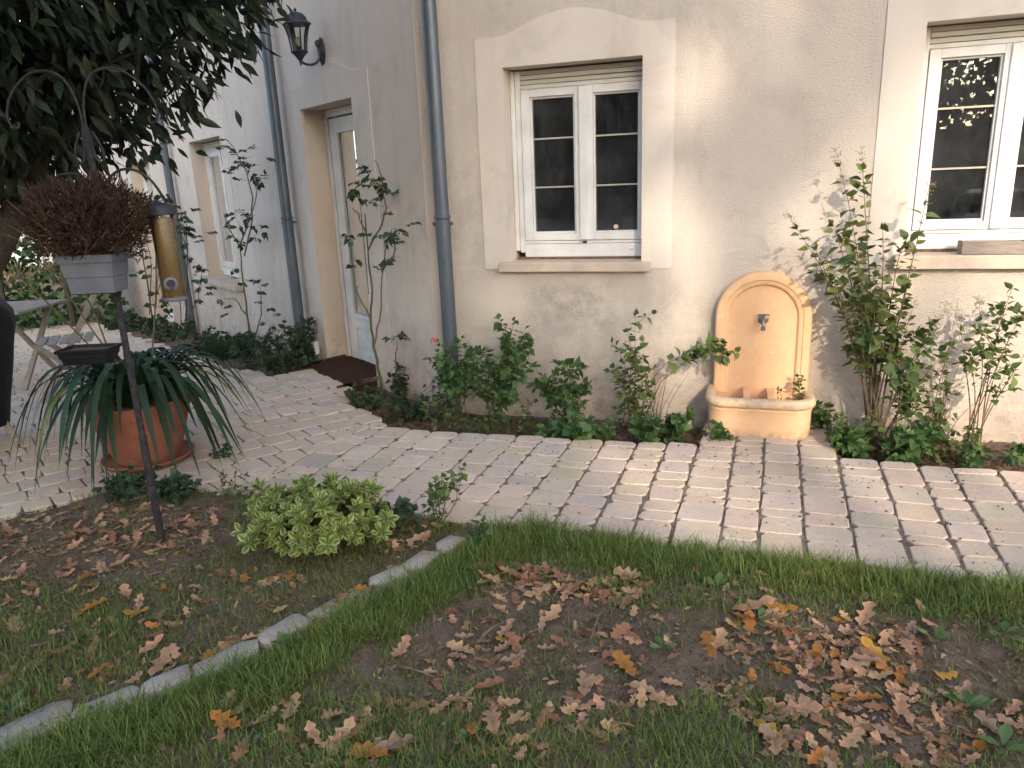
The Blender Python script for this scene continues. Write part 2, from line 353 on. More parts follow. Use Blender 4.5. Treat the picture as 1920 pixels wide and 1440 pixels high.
TPL = {
    'ovate': leaf_tpl(0.36, [0, 0.8, 1, 0.72, 0.3, 0], 0.25, 0.18),
    'round': leaf_tpl(0.42, [0, 0.85, 1, 0.85, 0], 0.2, 0.12),
    'lance': leaf_tpl(0.15, [0, 0.6, 1, 0.9, 0.5, 0], 0.35, 0.22, 0.012),
    'spoon': leaf_tpl(0.24, [0.15, 0.55, 1, 0.85, 0], 0.25, 0.06),
    'dia': (np.array([(0, 0, 0), (-.3, .5, .05), (0, 1, -.1), (.3, .5, .05)], float), np.array([(0, 1, 2), (0, 2, 3)]), np.array([0, 1, .5, 1.])),
    'blade': (np.array([(-.5, 0, 0), (.5, 0, 0), (-.42, .45, -.06), (.42, .45, -.06), (-.22, .8, -.2), (.22, .8, -.2), (0, 1, -.36)], float) * np.array([1, 1, 1]),
              np.array([(0, 1, 3), (0, 3, 2), (2, 3, 5), (2, 5, 4), (4, 5, 6)]), np.array([1, 1, .6, .6, .2, .2, 0.])),
}
def basis(d, up, roll=0.0):
    """columns: x side, y along, z face normal"""
    y = nrm(d); x = nrm(np.cross(y, up) if abs(np.dot(y, nrm(up))) < 0.98 else np.cross(y, (0.3, 0.9, 0.2))); z = np.cross(x, y)
    if roll: x, z = x * math.cos(roll) + z * math.sin(roll), z * math.cos(roll) - x * math.sin(roll)
    return np.stack([x, y, z], 1)
def leaf_vars(name, tpl, mat, pairs, n=7):
    out = []
    for i in range(n):
        (a0, a1), (b0, b1) = pairs; t = i / (n - 1)
        A = np.array(a0) * (1 - t) + np.array(a1) * t; B = np.array(b0) * (1 - t) + np.array(b1) * t
        tv, tf, te = TPL[tpl]; C = A[None] * (1 - te)[:, None] + B[None] * te[:, None]
        out.append(arr_mesh(name, tv, tf, C, mat, True))
    return out
def put(name, me, parent, P, M, label=None):
    o = link(name, me, parent); q = np.asarray(P) - wl(parent)
    o.matrix_local = Matrix(((M[0][0], M[0][1], M[0][2], q[0]), (M[1][0], M[1][1], M[1][2], q[1]), (M[2][0], M[2][1], M[2][2], q[2]), (0, 0, 0, 1)))
    return o
def rv(): return np.array([random.gauss(0, 1), random.gauss(0, 1), random.gauss(0, 1)])
def curve(p0, p1, bow=(0, 0, 0), n=8, wob=0.0):
    p0 = np.array(p0, float); p1 = np.array(p1, float); bow = np.array(bow, float); ph = random.random() * 6
    return [p0 + (p1 - p0) * t + bow * 4 * t * (1 - t) + wob * np.array([math.sin(7 * t + ph), math.cos(6 * t + ph), 0]) * t for t in np.linspace(0, 1, n)]
def along(pts, t):
    f = t * (len(pts) - 1); i = min(int(f), len(pts) - 2); a = f - i
    return pts[i] * (1 - a) + pts[i + 1] * a, nrm(pts[i + 1] - pts[i])

GREENS = (((0.055, 0.10, 0.03), (0.15, 0.20, 0.055)), ((0.065, 0.115, 0.035), (0.17, 0.22, 0.065)))
DARKG = (((0.025, 0.05, 0.024), (0.06, 0.085, 0.035)), ((0.03, 0.06, 0.028), (0.07, 0.10, 0.04)))
NETTLE = (((0.04, 0.095, 0.03), (0.11, 0.19, 0.05)), ((0.05, 0.11, 0.035), (0.13, 0.21, 0.06)))
LV = {}
def smooth(pts, k_=5):
    p = [np.array(q, float) for q in pts]; p = [2 * p[0] - p[1]] + p + [2 * p[-1] - p[-2]]; out = []
    for i in range(1, len(p) - 2):
        for t in np.arange(0, 1, 1 / k_): out.append(0.5 * (2 * p[i] + (p[i + 1] - p[i - 1]) * t + (2 * p[i - 1] - 5 * p[i] + 4 * p[i + 1] - p[i + 2]) * t * t + (3 * p[i] - p[i - 1] - 3 * p[i + 1] + p[i + 2]) * t ** 3))
    return out + [p[-2]]
def lv(key, tpl, mat, pairs, n=7):
    if key not in LV: LV[key] = leaf_vars('leaf', tpl, mat, pairs, n)
    return LV[key]
LEAFOUT = []
def leaves_on(parent, nodes, meshes, cap=300, tplkey='ovate', mat='leaf', pairs=GREENS):
    """nodes: (pos, dir, up, size, widthfactor). The first cap nearest the camera are parts, the rest one stuff part."""
    nodes = sorted(nodes, key=lambda q: np.linalg.norm(q[0] - CC) / q[3])
    for i, (p, d, up, sz, wf) in enumerate(nodes[:cap]):
        M = basis(d, up, random.gauss(0, 0.35)) * np.array([sz * wf, sz, sz])[None]
        put('leaf', meshes[min(len(meshes) - 1, int(random.random() * len(meshes)))], parent, p, M)
    rest = nodes[cap:]
    if rest:
        P = np.array([q[0] for q in rest]) - wl(parent)
        M = np.array([basis(q[1], q[2], random.gauss(0, 0.35)) * np.array([q[3] * q[4], q[3], q[3]])[None] for q in rest])
        t = rng.random((len(rest), 1)); (a0, a1), (b0, b1) = pairs
        V, T, C = inst(TPL[tplkey], P, M, np.array(a0) * (1 - t) + np.array(a1) * t, np.array(b0) * (1 - t) + np.array(b1) * t)
        tag(link('foliage', arr_mesh('foliage', V, T, C, mat, True), parent), kind='stuff')

def plant(name, label, cat, base, stems, lsize=(0.035, 0.06), step=0.04, start=0.3, key='green', tpl='ovate', mat='leaf', pairs=GREENS,
          group=None, opp=True, stem_r=0.004, stem_mat='stem_green', cap=300, droop=0.25, plume=(), skip=0.0, wf=1.0, side=2):
    t = thing(name, base, label, cat, group); nodes = []
    main = len(stems); stems = list(stems)
    for st in stems[:main]:
        Ln = sum(np.linalg.norm(st[i + 1] - st[i]) for i in range(len(st) - 1))
        for q in range(side):
            tq = random.uniform(max(0.3, start), 0.92); p, d = along(st, tq); e = nrm(np.cross(d, rv())); e[2] = abs(e[2]) * 0.3
            l_ = min(0.16, Ln * 0.32) * random.uniform(0.6, 1.1); stems.append(curve(p, p + nrm(e + d * 0.8) * l_, (0, 0, 0.01), 6, 0.004))
    for k_, st in enumerate(stems):
        m = MB(); n = len(st); r = stem_r * random.uniform(0.8, 1.2) * (1 if k_ < main else 0.5)
        m.tube(st, [r * (1 - 0.75 * i / (n - 1)) for i in range(n)], 5); m.build('stem', stem_mat, t, True)
        Ln = sum(np.linalg.norm(st[i + 1] - st[i]) for i in range(n - 1)); tt = (start if k_ < main else 0.15) + random.uniform(0, 0.04); ang = random.random() * 6.28
        while tt < 1.0 and Ln > 0.03:
            p, d = along(st, min(tt, 0.999)); a = nrm(np.cross(d, (0.2, 0.9, 0.35))); b = np.cross(d, a)
            for q in ((0, math.pi) if opp else (0,)):
                if random.random() < skip: continue
                e = a * math.cos(ang + q) + b * math.sin(ang + q)
                dd = nrm(e + d * random.uniform(0.25, 0.8) - ZZ * random.uniform(-0.1, droop * 2) + 0.2 * rv())
                nodes.append((p + e * 0.006, dd, ZZ + 0.35 * rv() + d * 0.2, lsize[0] * 0.5 * (lsize[1] / lsize[0] * 2) ** random.random() * (0.6 + 0.4 * math.sin(math.pi * min(1, 0.25 + 0.7 * (1 - tt)))), wf * random.uniform(0.85, 1.15)))
            ang += 1.57 + random.gauss(0, 0.25) if opp else 2.4
            tt += step / Ln * random.uniform(0.75, 1.3)
        p, d = along(st, 0.999)
        for q in range(3):
            nodes.append((p, nrm(d + 0.7 * rv()), ZZ + 0.4 * rv(), random.uniform(*lsize) * 0.6, wf))
        if k_ in plume:
            m = MB(); hs = random.uniform(0.09, 0.14)
            m.tube([p, p + d * hs], 0.0012, 4)
            for q in range(26):
                s0 = p + d * hs * random.uniform(0.05, 1); e = nrm(np.cross(d, rv())) * (0.010 + 0.02 * random.random()) + d * 0.008
                m.tube([s0, s0 + e], 0.0007, 3); c = s0 + e
                m.lathe([(0.0006, -0.004), (0.0028, 0), (0.0008, 0.004)], c, 4)
            m.build('seed_head', 'dry_straw', t)
    leaves_on(t, nodes, lv(key, tpl, mat, pairs), cap, tpl, mat, pairs)
    return t
def clump_stems(base, n, h, spread, lean=(0, 0, 0), flat=None):
    out = []
    for i in range(n):
        a = random.random() * 6.28; r = spread * math.sqrt(random.random()); hh = random.uniform(*h)
        off = np.array([math.cos(a) * r, math.sin(a) * r, 0.0])
        if flat is not None and off @ flat < 0: off = off - flat * (off @ flat) * 1.6
        tip = np.array(base) + off + np.array(lean) * hh + ZZ * hh
        b0 = np.array(base) + off * 0.25; out.append(curve(b0, tip, off * 0.15 + 0.02 * rv(), 7, 0.008))
    return out

# ================================================================== GROUND
def uv(x, y): return x * dR[0] + y * dR[1], DW + x * nR[0] + y * nR[1]
def sw(x, y): return (x - XC[0]) * dL[0] + (y - XC[1]) * dL[1], (x - XC[0]) * nL[0] + (y - XC[1]) * nL[1]
def uvp(u, v): return W(u, v, 0)[:2]
def swp(s, w_): return L(s, w_, 0)[:2]
SEAM = (np.array([-1.51, 3.53]), np.array([-0.90, 4.59]))
IN_U = [-2.31, -1.99, -1.78, -1.2, -0.78, -0.43, -0.25, -0.20, 0.535, 0.54, 0.71, 1.05, 1.37, 3.4]
IN_V = [0.48, 0.58, 0.58, 0.56, 0.55, 0.53, 0.50, 0.10, 0.10, 0.57, 0.59, 0.60, 0.58, 0.58]
OUT_U = [-2.53, -2.1, -1.72, -1.2, -0.87, -0.62, -0.16, 0.25, 0.62, 1.02, 3.4]
OUT_V = [1.71, 1.66, 1.66, 1.78, 1.72, 1.73, 1.76, 1.77, 1.78, 1.77, 1.77]
PATH = [uvp(a, b) for a, b in zip(IN_U, IN_V)] + [uvp(a, b) for a, b in zip(OUT_U[::-1], OUT_V[::-1])]
TERR = [SEAM[0], SEAM[1], swp(-0.1, 0.52), swp(-0.64, 0.47), swp(-0.66, 0.30), swp(-1.62, 0.30), swp(-1.66, 0.60), swp(-2.5, 0.68), swp(-5, 0.72), swp(-12.5, 0.75),
        swp(-12.5, 6.5), np.array([-6.5, 2.2]), np.array([-3.5, 2.70]), np.array([-2.53, 3.32]), np.array([-2.31, 3.48]), np.array([-2.17, 3.62]), np.array([-1.73, 3.60])]
_nph = rng.random((14, 3)) * 6.28; _nd = rng.normal(0, 1, (14, 2))
def rough(x, y, f0):
    o = 0
    for i in range(14):
        f = f0 * (1 + i * 0.45); o = o + np.sin(x * f * _nd[i, 0] + y * f * _nd[i, 1] + _nph[i, 0]) / (1 + i * 0.35)
    return o / 4
def H(x, y):
    x = np.asarray(x, float); y = np.asarray(y, float); u, v = uv(x, y); s, w_ = sw(x, y); z = gz(x, y)
    paved = inpoly(x, y, PATH) | inpoly(x, y, TERR)
    behind = (v < 0.62) & (w_ < 0.85)
    lawn = 0.010 * rough(x, y, 5) + 0.006 * rough(y, x, 16) - 0.004
    bed = -0.065 + 0.018 * rough(x, y, 9)
    h = np.where(behind, bed, lawn)
    return z + np.where(paved, -0.030, h)
xs = np.concatenate([[-200, -90, -40, -20, -12, -8.5], np.arange(-6.5, 3.6, 0.045), [4.5, 6, 9, 15, 30, 80, 200]])
ys = np.concatenate([[-200, -80, -30, -12, -5, -2, -0.5, 0.3], np.arange(0.9, 9.0, 0.045), [9.6, 11, 14, 20, 40, 90, 200]])
gx, gy = np.meshgrid(xs, ys); zz = H(gx, gy)
far = np.clip((np.hypot(gx, gy - 4) - 14) / 20, 0, 1); zz = zz * (1 - far) - 0.5 * far
V = np.stack([gx, gy, zz], -1).reshape(-1, 3); nx, ny = len(xs), len(ys)
ii = (np.arange(ny - 1)[:, None] * nx + np.arange(nx - 1)[None]).ravel()
T = np.concatenate([np.stack([ii, ii + 1, ii + nx + 1], 1), np.stack([ii, ii + nx + 1, ii + nx], 1)])
tag(link('ground', arr_mesh('ground', V, T, None, 'soil', True)), kind='structure')

# ------------------------------------------------------------------ paving stones
def clip(poly, p0, p1, keep_left=True):
    out = []; d = p1 - p0; nn = np.array([-d[1], d[0]]) * (1 if keep_left else -1)
    for i in range(len(poly)):
        a, b = poly[i], poly[(i + 1) % len(poly)]; fa, fb = (a - p0) @ nn, (b - p0) @ nn
        if fa >= 0: out.append(a)
        if (fa >= 0) != (fb >= 0): out.append(a + (b - a) * (fa / (fa - fb)))
    return out
def area(p):
    p = np.array(p); return 0.5 * np.sum(p[:, 0] * np.roll(p[:, 1], -1) - np.roll(p[:, 0], -1) * p[:, 1])
def stone(poly, top=0.0, thick=0.05, corner=0.022, bev=0.004, jit=0.004):
    """tumbled stone from a convex outline: eight or so corner points, a worn shoulder and an uneven top"""
    P = [np.array(p) for p in poly]
    if area(P) < 0: P = P[::-1]
    n = len(P); ring = []
    for i in range(n):
        a, b, c = P[i - 1], P[i], P[(i + 1) % n]
        la, lc = np.linalg.norm(a - b), np.linalg.norm(c - b)
        if min(la, lc) < 0.003: continue
        r1 = min(corner * random.uniform(0.5, 1.3), la * 0.35); r2 = min(corner * random.uniform(0.5, 1.3), lc * 0.35)
        ring += [b + (a - b) / la * r1 + np.random.default_rng(random.randrange(1 << 30)).normal(0, jit, 2), b + (c - b) / lc * r2]
    ring = np.array(ring); m = len(ring); c0 = ring.mean(0)
    def inset(r, q):
        d = r - c0; ln = np.linalg.norm(d, axis=1, keepdims=True); return r - d / ln * q
    tx, ty = random.gauss(0, 0.005), random.gauss(0, 0.005); dz = random.gauss(0, 0.0015)
    def zt(r, base): return gz(r[:, 0], r[:, 1]) + top + dz + base + (r[:, 0] - c0[0]) * tx + (r[:, 1] - c0[1]) * ty
    r1, r2 = inset(ring, 0.0), inset(ring, bev * random.uniform(0.8, 1.6))
    V = np.concatenate([np.column_stack([r1, zt(r1, -thick)]), np.column_stack([r1, zt(r1, -bev)]), np.column_stack([r2, zt(r2, 0)])])
    T = []
    for a in range(2):
        for j in range(m):
            p, q = a * m + j, a * m + (j + 1) % m; T += [(p, q, q + m), (p, q + m, p + m)]
    T += [(2 * m, 2 * m + j, 2 * m + j + 1) for j in range(1, m - 1)]
    return V, np.array(T)
def columns(a0, a1, lo, hi, to, cut, poly, wmin=0.145, wmax=0.205):
    """stones in columns: a across, b along; lo/hi give the ends of a column"""
    out = []; a = a0
    while a < a1:
        ww = random.uniform(wmin, wmax); b = lo(a + ww / 2) + random.uniform(-0.015, 0.015); be = hi(a + ww / 2)
        while b < be:
            ln = random.choice((0.085, 0.11, 0.13, 0.15, 0.17, 0.20)) * random.uniform(0.92, 1.08)
            if be - (b + ln) < 0.07: ln = be - b + random.uniform(-0.02, 0.02)
            g1, g2 = (random.uniform(0.004, 0.009) if poly is PATH and a > -0.9 else random.uniform(0.003, 0.006)), random.uniform(0.0022, 0.0048); sk = random.gauss(0, 0.004)
            q = [np.array(to(*t)) for t in ((a + g1, b + g2 + sk), (a + ww - g1, b + g2 - sk), (a + ww - g1, b + ln - g2 - sk), (a + g1, b + ln - g2 + sk))]
            if cut is not None: q = clip(q, *cut)
            if len(q) > 2 and abs(area(q)) > 0.0024:
                c = np.mean(q, 0)
                if inpoly(c[0], c[1], poly): out.append(q)
            b += ln
            if ln <= 0.02: break
        a += ww
    return out
def pave(name, stones, poly, cap=300):
    # jointing sand and soil under the stones
    pts = np.array(poly); x0, y0 = pts.min(0); x1, y1 = pts.max(0); st = 0.06
    X, Y = np.meshgrid(np.arange(x0, x1, st), np.arange(y0, y1, st)); ok = inpoly(X, Y, poly)
    nx_ = X.shape[1]; full = ok[:-1, :-1] & ok[1:, :-1] & ok[:-1, 1:] & ok[1:, 1:]
    jj, kk = np.nonzero(full); i0 = jj * nx_ + kk
    V = np.column_stack([X.ravel(), Y.ravel(), gz(X.ravel(), Y.ravel()) - 0.0095 + 0.002 * rough(X.ravel(), Y.ravel(), 20)])
    T = np.concatenate([np.stack([i0, i0 + 1, i0 + nx_ + 1], 1), np.stack([i0, i0 + nx_ + 1, i0 + nx_], 1)])
    use = np.unique(T); mp = np.zeros(len(V), int); mp[use] = np.arange(len(use))
    base = tag(link(name, arr_mesh(name, V[use], mp[T], None, 'joint', True)), kind='structure')
    def dist(q):
        c = np.mean(q, 0); x, y, z = proj((c[0], c[1], 0)); off = 0 if (-40 < x < 1960 and y < 1480 and z > 0) else 50
        return off + np.hypot(*c)
    stones = sorted(stones, key=dist); rest = []
    for i, q in enumerate(stones):
        V, T = stone(q); sh = random.gauss(1, 0.055); tint = np.array([sh * random.gauss(1.01, 0.025), sh, sh * random.gauss(0.98, 0.04)])
        C = np.tile(np.clip(tint, 0.7, 1.25), (len(V), 1))
        if i < cap:
            c = V.mean(0); link('paving_stone', arr_mesh('paving_stone', V - [c[0], c[1], 0], T, C, 'paving', False), base).location = (c[0], c[1], 0)
        else: rest.append((V, T, C))
    if rest:
        n = 0; VV, TT, CC_ = [], [], []
        for V, T, C in rest: VV.append(V); TT.append(T + n); CC_.append(C); n += len(V)
        tag(link('paving', arr_mesh('paving', np.concatenate(VV), np.concatenate(TT), np.concatenate(CC_), 'paving'), base), kind='stuff')
    return base
SK = 0.035
PS = columns(-2.75, 2.6, lambda u: float(np.interp(u, IN_U, IN_V)), lambda u: float(np.interp(u, OUT_U, OUT_V)) + random.uniform(-0.03, 0.03),
             lambda u, v: uvp(u - SK * (v - 0.5), v), (SEAM[0], SEAM[1], False), PATH)
pave('garden_path', PS, PATH)
TS = columns(-11.0, 1.7, lambda s: 0.25, lambda s: 6.4 if s < -2 else 4.2, lambda s, w_: swp(s - 0.07 * (w_ - 0.5), w_), (SEAM[0], SEAM[1], True), TERR)
TS = [q for q in TS if -7.5 < np.mean(q, 0)[0]]
pave('terrace', TS, TERR)

# ================================================================== HOUSE
house = thing('house', W(-0.5, 0, 0), 'cream rendered house with white windows and pale stone surrounds', 'house')
def wall_mesh(name, fn, a0, a1, z0, z1, ops, mat, label):
    m = MB(); A = sorted({a0, a1, *[q for o in ops for q in o[:2]]}); Z = sorted({z0, z1, *[q for o in ops for q in o[2:]]})
    for i in range(len(A) - 1):
        for j in range(len(Z) - 1):
            ca, cz = (A[i] + A[i + 1]) / 2, (Z[j] + Z[j + 1]) / 2
            if any(o[0] < ca < o[1] and o[2] < cz < o[3] for o in ops): continue
            m.add([fn(A[i], 0, Z[j]), fn(A[i + 1], 0, Z[j]), fn(A[i + 1], 0, Z[j + 1]), fn(A[i], 0, Z[j + 1])], [(0, 1, 2, 3)])
    return m.build(name, mat, house, label=label)
OPR = [(-1.47, -0.623, 0.955, 2.158), (0.83, 1.75, 0.975, 2.195)]
OPL = [(-1.845, -0.915, -0.3, 2.125), (-5.15, -4.0, 0.50, 2.07), (-8.45, -7.2, -0.9, 1.97)]
wall_mesh('wall', W, UC, 4.5, -0.4, 5.4, OPR, 'render_right', 'sunlit facade with two windows and the fountain')
wall_mesh('wall', L, -11.5, 0.0, -1.2, 5.4, OPL, 'render_left', 'shaded facade with the door, turning away')
m = MB(); m.add([L(-11.5, 0, -1.2), L(-11.5, -6, -1.2), L(-11.5, -6, 5.4), L(-11.5, 0, 5.4)], [(0, 1, 2, 3)]); m.build('wall', 'render_left', house, label='end wall at the far gable')
# rounded plaster arris where the facades meet
m = MB(); m.tube([W(UC, -0.012, -0.4), W(UC, -0.012, 5.4)], 0.0135, 10); m.build('corner_arris', 'render_right', house, True)

def surround(fn, op, side, zb, zs, zt, label, depth=0.22, mat='trim_stone', shoulder=0.17):
    a0, a1, z0, z1 = op; A0, A1 = a0 - side[0], a1 + side[1]; m = MB(); pr = 0.006; n = 28
    xs_ = sorted(set([A0, a0, a1, A1] + [A0 + (A1 - A0) * i / n for i in range(n + 1)])); e = 1e-6
    def top(a):
        t = (a - A0 - shoulder) / (A1 - A0 - 2 * shoulder)
        return zs if t <= 0 or t >= 1 else zs + (zt - zs) * (math.sin(math.pi * t) ** 1.15)
    for p, q in zip(xs_[:-1], xs_[1:]):
        lo = z1 if a0 - e <= p and q <= a1 + e else zb
        m.add([fn(p, pr, lo), fn(q, pr, lo), fn(q, pr, top(q)), fn(p, pr, top(p))], [(0, 1, 2, 3)])
        m.add([fn(p, pr, top(p)), fn(q, pr, top(q)), fn(q, -0.01, top(q)), fn(p, -0.01, top(p))], [(0, 1, 2, 3)])
    for a in (A0, A1): m.add([fn(a, -0.01, zb), fn(a, pr, zb), fn(a, pr, zs), fn(a, -0.01, zs)], [(0, 1, 2, 3)])
    for p, q in ((A0, a0), (a1, A1)): m.add([fn(p, -0.01, zb), fn(q, -0.01, zb), fn(q, pr, zb), fn(p, pr, zb)], [(0, 1, 2, 3)])
    s_ = m.build('window_surround' if z0 > 0 else 'door_surround', mat, house, label=label)
    m = MB(); zlo = z0
    m.add([fn(a0, pr, z1), fn(a1, pr, z1), fn(a1, -depth, z1), fn(a0, -depth, z1)], [(0, 1, 2, 3)])
    m.add([fn(a0, pr, zlo), fn(a0, pr, z1), fn(a0, -depth, z1), fn(a0, -depth, zlo)], [(0, 1, 2, 3)])
    m.add([fn(a1, pr, zlo), fn(a1, -depth, zlo), fn(a1, -depth, z1), fn(a1, pr, z1)], [(0, 1, 2, 3)])
    m.build('reveal', 'reveal_stone' if fn is L else mat, s_)
surround(W, OPR[0], (0.175, 0.182), 0.94, 2.33, 2.445, 'arched stone surround of the middle window')
surround(W, OPR[1], (0.192, 0.192), 0.94, 2.37, 2.50, 'arched stone surround of the window by the tall shrub')
surround(L, OPL[0], (0.155, 0.272), -0.25, 2.29, 2.405, 'arched stone surround of the white door')
surround(L, OPL[1], (0.17, 0.17), 0.46, 2.24, 2.36, 'arched stone surround of the window behind the rose')
surround(L, OPL[2], (0.17, 0.17), -0.8, 2.14, 2.26, 'arched stone surround of the far opening')
# hairline cracks at the lintel ends of the middle window
def sill(fn, a0, a1, z0, z1, out, label):
    m = MB(); m.box(fn, a0, a1, -0.22, out, z0, z1); return m.build('window_sill', 'sill_stone', house, bevel=0.006, label=label)
sill(W, -1.537, -0.565, 0.925, 0.985, 0.055, 'sloping stone sill of the middle window')
sill(W, 0.775, 1.86, 0.935, 1.01, 0.06, 'sunlit stone sill under the small trough')
sill(L, -5.28, -3.93, 0.44, 0.515, 0.09, 'stone sill of the window behind the rose')

def room(fn, a0, a1, z0, z1, name='room'):
    m = MB(); b0, b1, c0, c1 = a0 - 0.5, a1 + 0.5, z0 - 0.8, z1 + 0.25
    P = [fn(a, o, z) for a in (b0, b1) for o in (-0.23, -2.6) for z in (c0, c1)]
    m.add(P, [(0, 2, 3, 1), (4, 5, 7, 6), (0, 4, 6, 2), (1, 3, 7, 5), (2, 6, 7, 3)])
    m.add([fn(b0, -0.225, c0), fn(b1, -0.225, c0), fn(b1, -0.225, z0), fn(b0, -0.225, z0)], [(0, 1, 2, 3)])
    m.add([fn(b0, -0.225, z1), fn(b1, -0.225, z1), fn(b1, -0.225, c1), fn(b0, -0.225, c1)], [(0, 1, 2, 3)])
    for p, q in ((b0, a0), (a1, b1)): m.add([fn(p, -0.225, z0), fn(q, -0.225, z0), fn(q, -0.225, z1), fn(p, -0.225, z1)], [(0, 1, 2, 3)])
    return m.build(name, 'room', house)
def window(fn, a0, a1, z0, z1, o, bars, label, casing=0.085, fr=0.035, st=0.055):
    """frame with shutter casing, two sashes, each with a pane and two glazing bars"""
    d = 0.06; m = MB(); zt = z1 - casing
    m.box(fn, a0, a0 + fr, o - d, o, z0, z1); m.box(fn, a1 - fr, a1, o - d, o, z0, z1)
    m.box(fn, a0 + fr, a1 - fr, o - d, o - 0.004, zt - fr * 0.7, zt); m.box(fn, a0 + fr, a1 - fr, o - d, o + 0.012, z0 - 0.028, z0 + 0.055)
    m.box(fn, a0 + fr, a1 - fr, o - d, o + 0.002, z0 + 0.057, z0 + 0.075)
    win = m.build('window', 'upvc', house, bevel=0.004, label=label)
    m = MB()
    for i in range(3):
        h = casing / 3; m.box(fn, a0 + fr, a1 - fr, o - d, o - 0.002 + 0.008 * (i == 1), zt + i * h + 0.003, zt + (i + 1) * h - 0.001)
    m.build('shutter_slats', 'shutter', win, bevel=0.003)
    for a, s_ in ((a0, 1), (a1, -1)):
        m = MB(); m.box(fn, *sorted((a - s_ * 0.028, a - s_ * 0.002)), o - 0.03, o + 0.014, z0 + 0.012, z1); m.build('shutter_guide', 'upvc', win, bevel=0.003)
    mid = (a0 + a1) / 2; zb, ztop = z0 + 0.078, zt - fr * 0.7 - 0.003
    for b0, b1 in ((a0 + fr + 0.003, mid - 0.002), (mid + 0.002, a1 - fr - 0.003)):
        m = MB(); os = o + 0.010
        m.box(fn, b0, b0 + st, o - d, os, zb, ztop); m.box(fn, b1 - st, b1, o - d, os, zb, ztop)
        m.box(fn, b0 + st, b1 - st, o - d, os - 0.001, zb, zb + st * 0.8); m.box(fn, b0 + st, b1 - st, o - d, os - 0.001, ztop - st * 0.85, ztop)
        c0, c1, e0, e1 = b0 + st, b1 - st, zb + st * 0.8, ztop - st * 0.85; bd = 0.012
        m.box(fn, c0, c0 + bd, o - d, o - 0.006, e0, e1); m.box(fn, c1 - bd, c1, o - d, o - 0.006, e0, e1)
        m.box(fn, c0 + bd, c1 - bd, o - d, o - 0.007, e0, e0 + bd); m.box(fn, c0 + bd, c1 - bd, o - d, o - 0.007, e1 - bd, e1)
        m.build('sash', 'upvc', win, bevel=0.003)
        m = MB(); g = 0.010; zs_ = [e0 + g] + list(bars) + [e1 - g]
        for q0, q1 in zip(zs_[:-1], zs_[1:]):
            mm = MB(); mm.box(fn, c0 + g, c1 - g, o - 0.030, o - 0.025, q0, q1); mm.build('pane', 'glass', win)
        for bz in bars:
            mm = MB(); mm.box(fn, c0 + 0.006, c1 - 0.006, o - 0.024, o - 0.015, bz - 0.005, bz + 0.005); mm.build('glazing_bar', 'glazing_bar', win)
    m = MB(); m.box(fn, mid - 0.030, mid + 0.030, o + 0.0105, o + 0.022, zb + 0.002, ztop - 0.002); m.build('meeting_stile', 'upvc', win, bevel=0.005)
    room(fn, a0 + 0.03, a1 - 0.03, z0 + 0.05, z1 - 0.03)
    return win
w1 = window(W, -1.44, -0.565, 1.03, 2.150, -0.14, (1.444, 1.742), 'white casement window with six panes in the sunlit wall')
m = MB(); c = RP(1155, 425, -0.164); m.lathe([(0.0, 0), (0.014, 0), (0.016, 0.003), (0.010, 0.006), (0.004, 0.0065)], c, 16, dR, ZZ, nR); m.build('suction_cup', 'sill_stone', w1)
for a in (-1.33, -0.70):
    m = MB(); m.box(W, a - 0.014, a + 0.014, -0.128, -0.118, 1.045, 1.057); m.build('drain_cap', 'upvc', w1, bevel=0.002)
m = MB(); m.box(W, -1.012, -0.99, -0.128, -0.116, 1.09, 1.102); m.build('latch', 'black_fill', w1)
w2 = window(W, 0.845, 1.735, 1.055, 2.19, -0.14, (1.462, 1.777), 'white casement window above the weathered trough')
window(L, -5.13, -4.02, 0.55, 2.06, -0.17, (1.05, 1.55), 'tall white window seen edge-on behind the rose')
window(L, -8.43, -7.22, -0.45, 1.96, -0.17, (0.3, 1.1), 'far white glazed door beyond the bird feeder')
# thin brown strips in the gap under the frames
for a0, a1 in ((-1.46, -0.64), (0.84, 1.74)):
    m = MB(); m.box(W, a0, a1, -0.20, -0.132, 0.986 if a0 < 0 else 1.011, 1.001 if a0 < 0 else 1.026); m.build('sill_joint', 'stem_brown', house)

# front door
m = MB(); o = -0.20; a0, a1, z1 = -1.842, -0.918, 2.12
m.box(L, a0, a0 + 0.05, o - 0.06, o + 0.01, -0.03, z1); m.box(L, a1 - 0.05, a1, o - 0.06, o + 0.01, -0.03, z1); m.box(L, a0 + 0.05, a1 - 0.05, o - 0.06, o + 0.01, z1 - 0.06, z1)
door = m.build('door', 'upvc', house, bevel=0.004, label='white half-glazed front door')
m = MB(); b0, b1 = a0 + 0.062, a1 - 0.062; st = 0.13
m.box(L, b0, b0 + st, o - 0.05, o, 0.0, z1 - 0.07); m.box(L, b1 - st, b1, o - 0.05, o, 0.0, z1 - 0.07)
m.box(L, b0 + st, b1 - st, o - 0.05, o - 0.001, 0.0, 0.09); m.box(L, b0 + st, b1 - st, o - 0.05, o - 0.001, 0.30, 0.40); m.box(L, b0 + st, b1 - st, o - 0.05, o - 0.001, z1 - 0.19, z1 - 0.07)
m.build('door_leaf', 'upvc', door, bevel=0.006)
m = MB(); m.box(L, b0 + st, b1 - st, o - 0.045, o - 0.022, 0.09, 0.30); m.box(L, b0 + st + 0.03, b1 - st - 0.03, o - 0.045, o - 0.010, 0.12, 0.27); m.build('bottom_panel', 'upvc', door, bevel=0.008)
m = MB(); m.box(L, b0 + st, b1 - st, o - 0.030, o - 0.024, 0.40, z1 - 0.19); m.build('pane', 'glass', door)
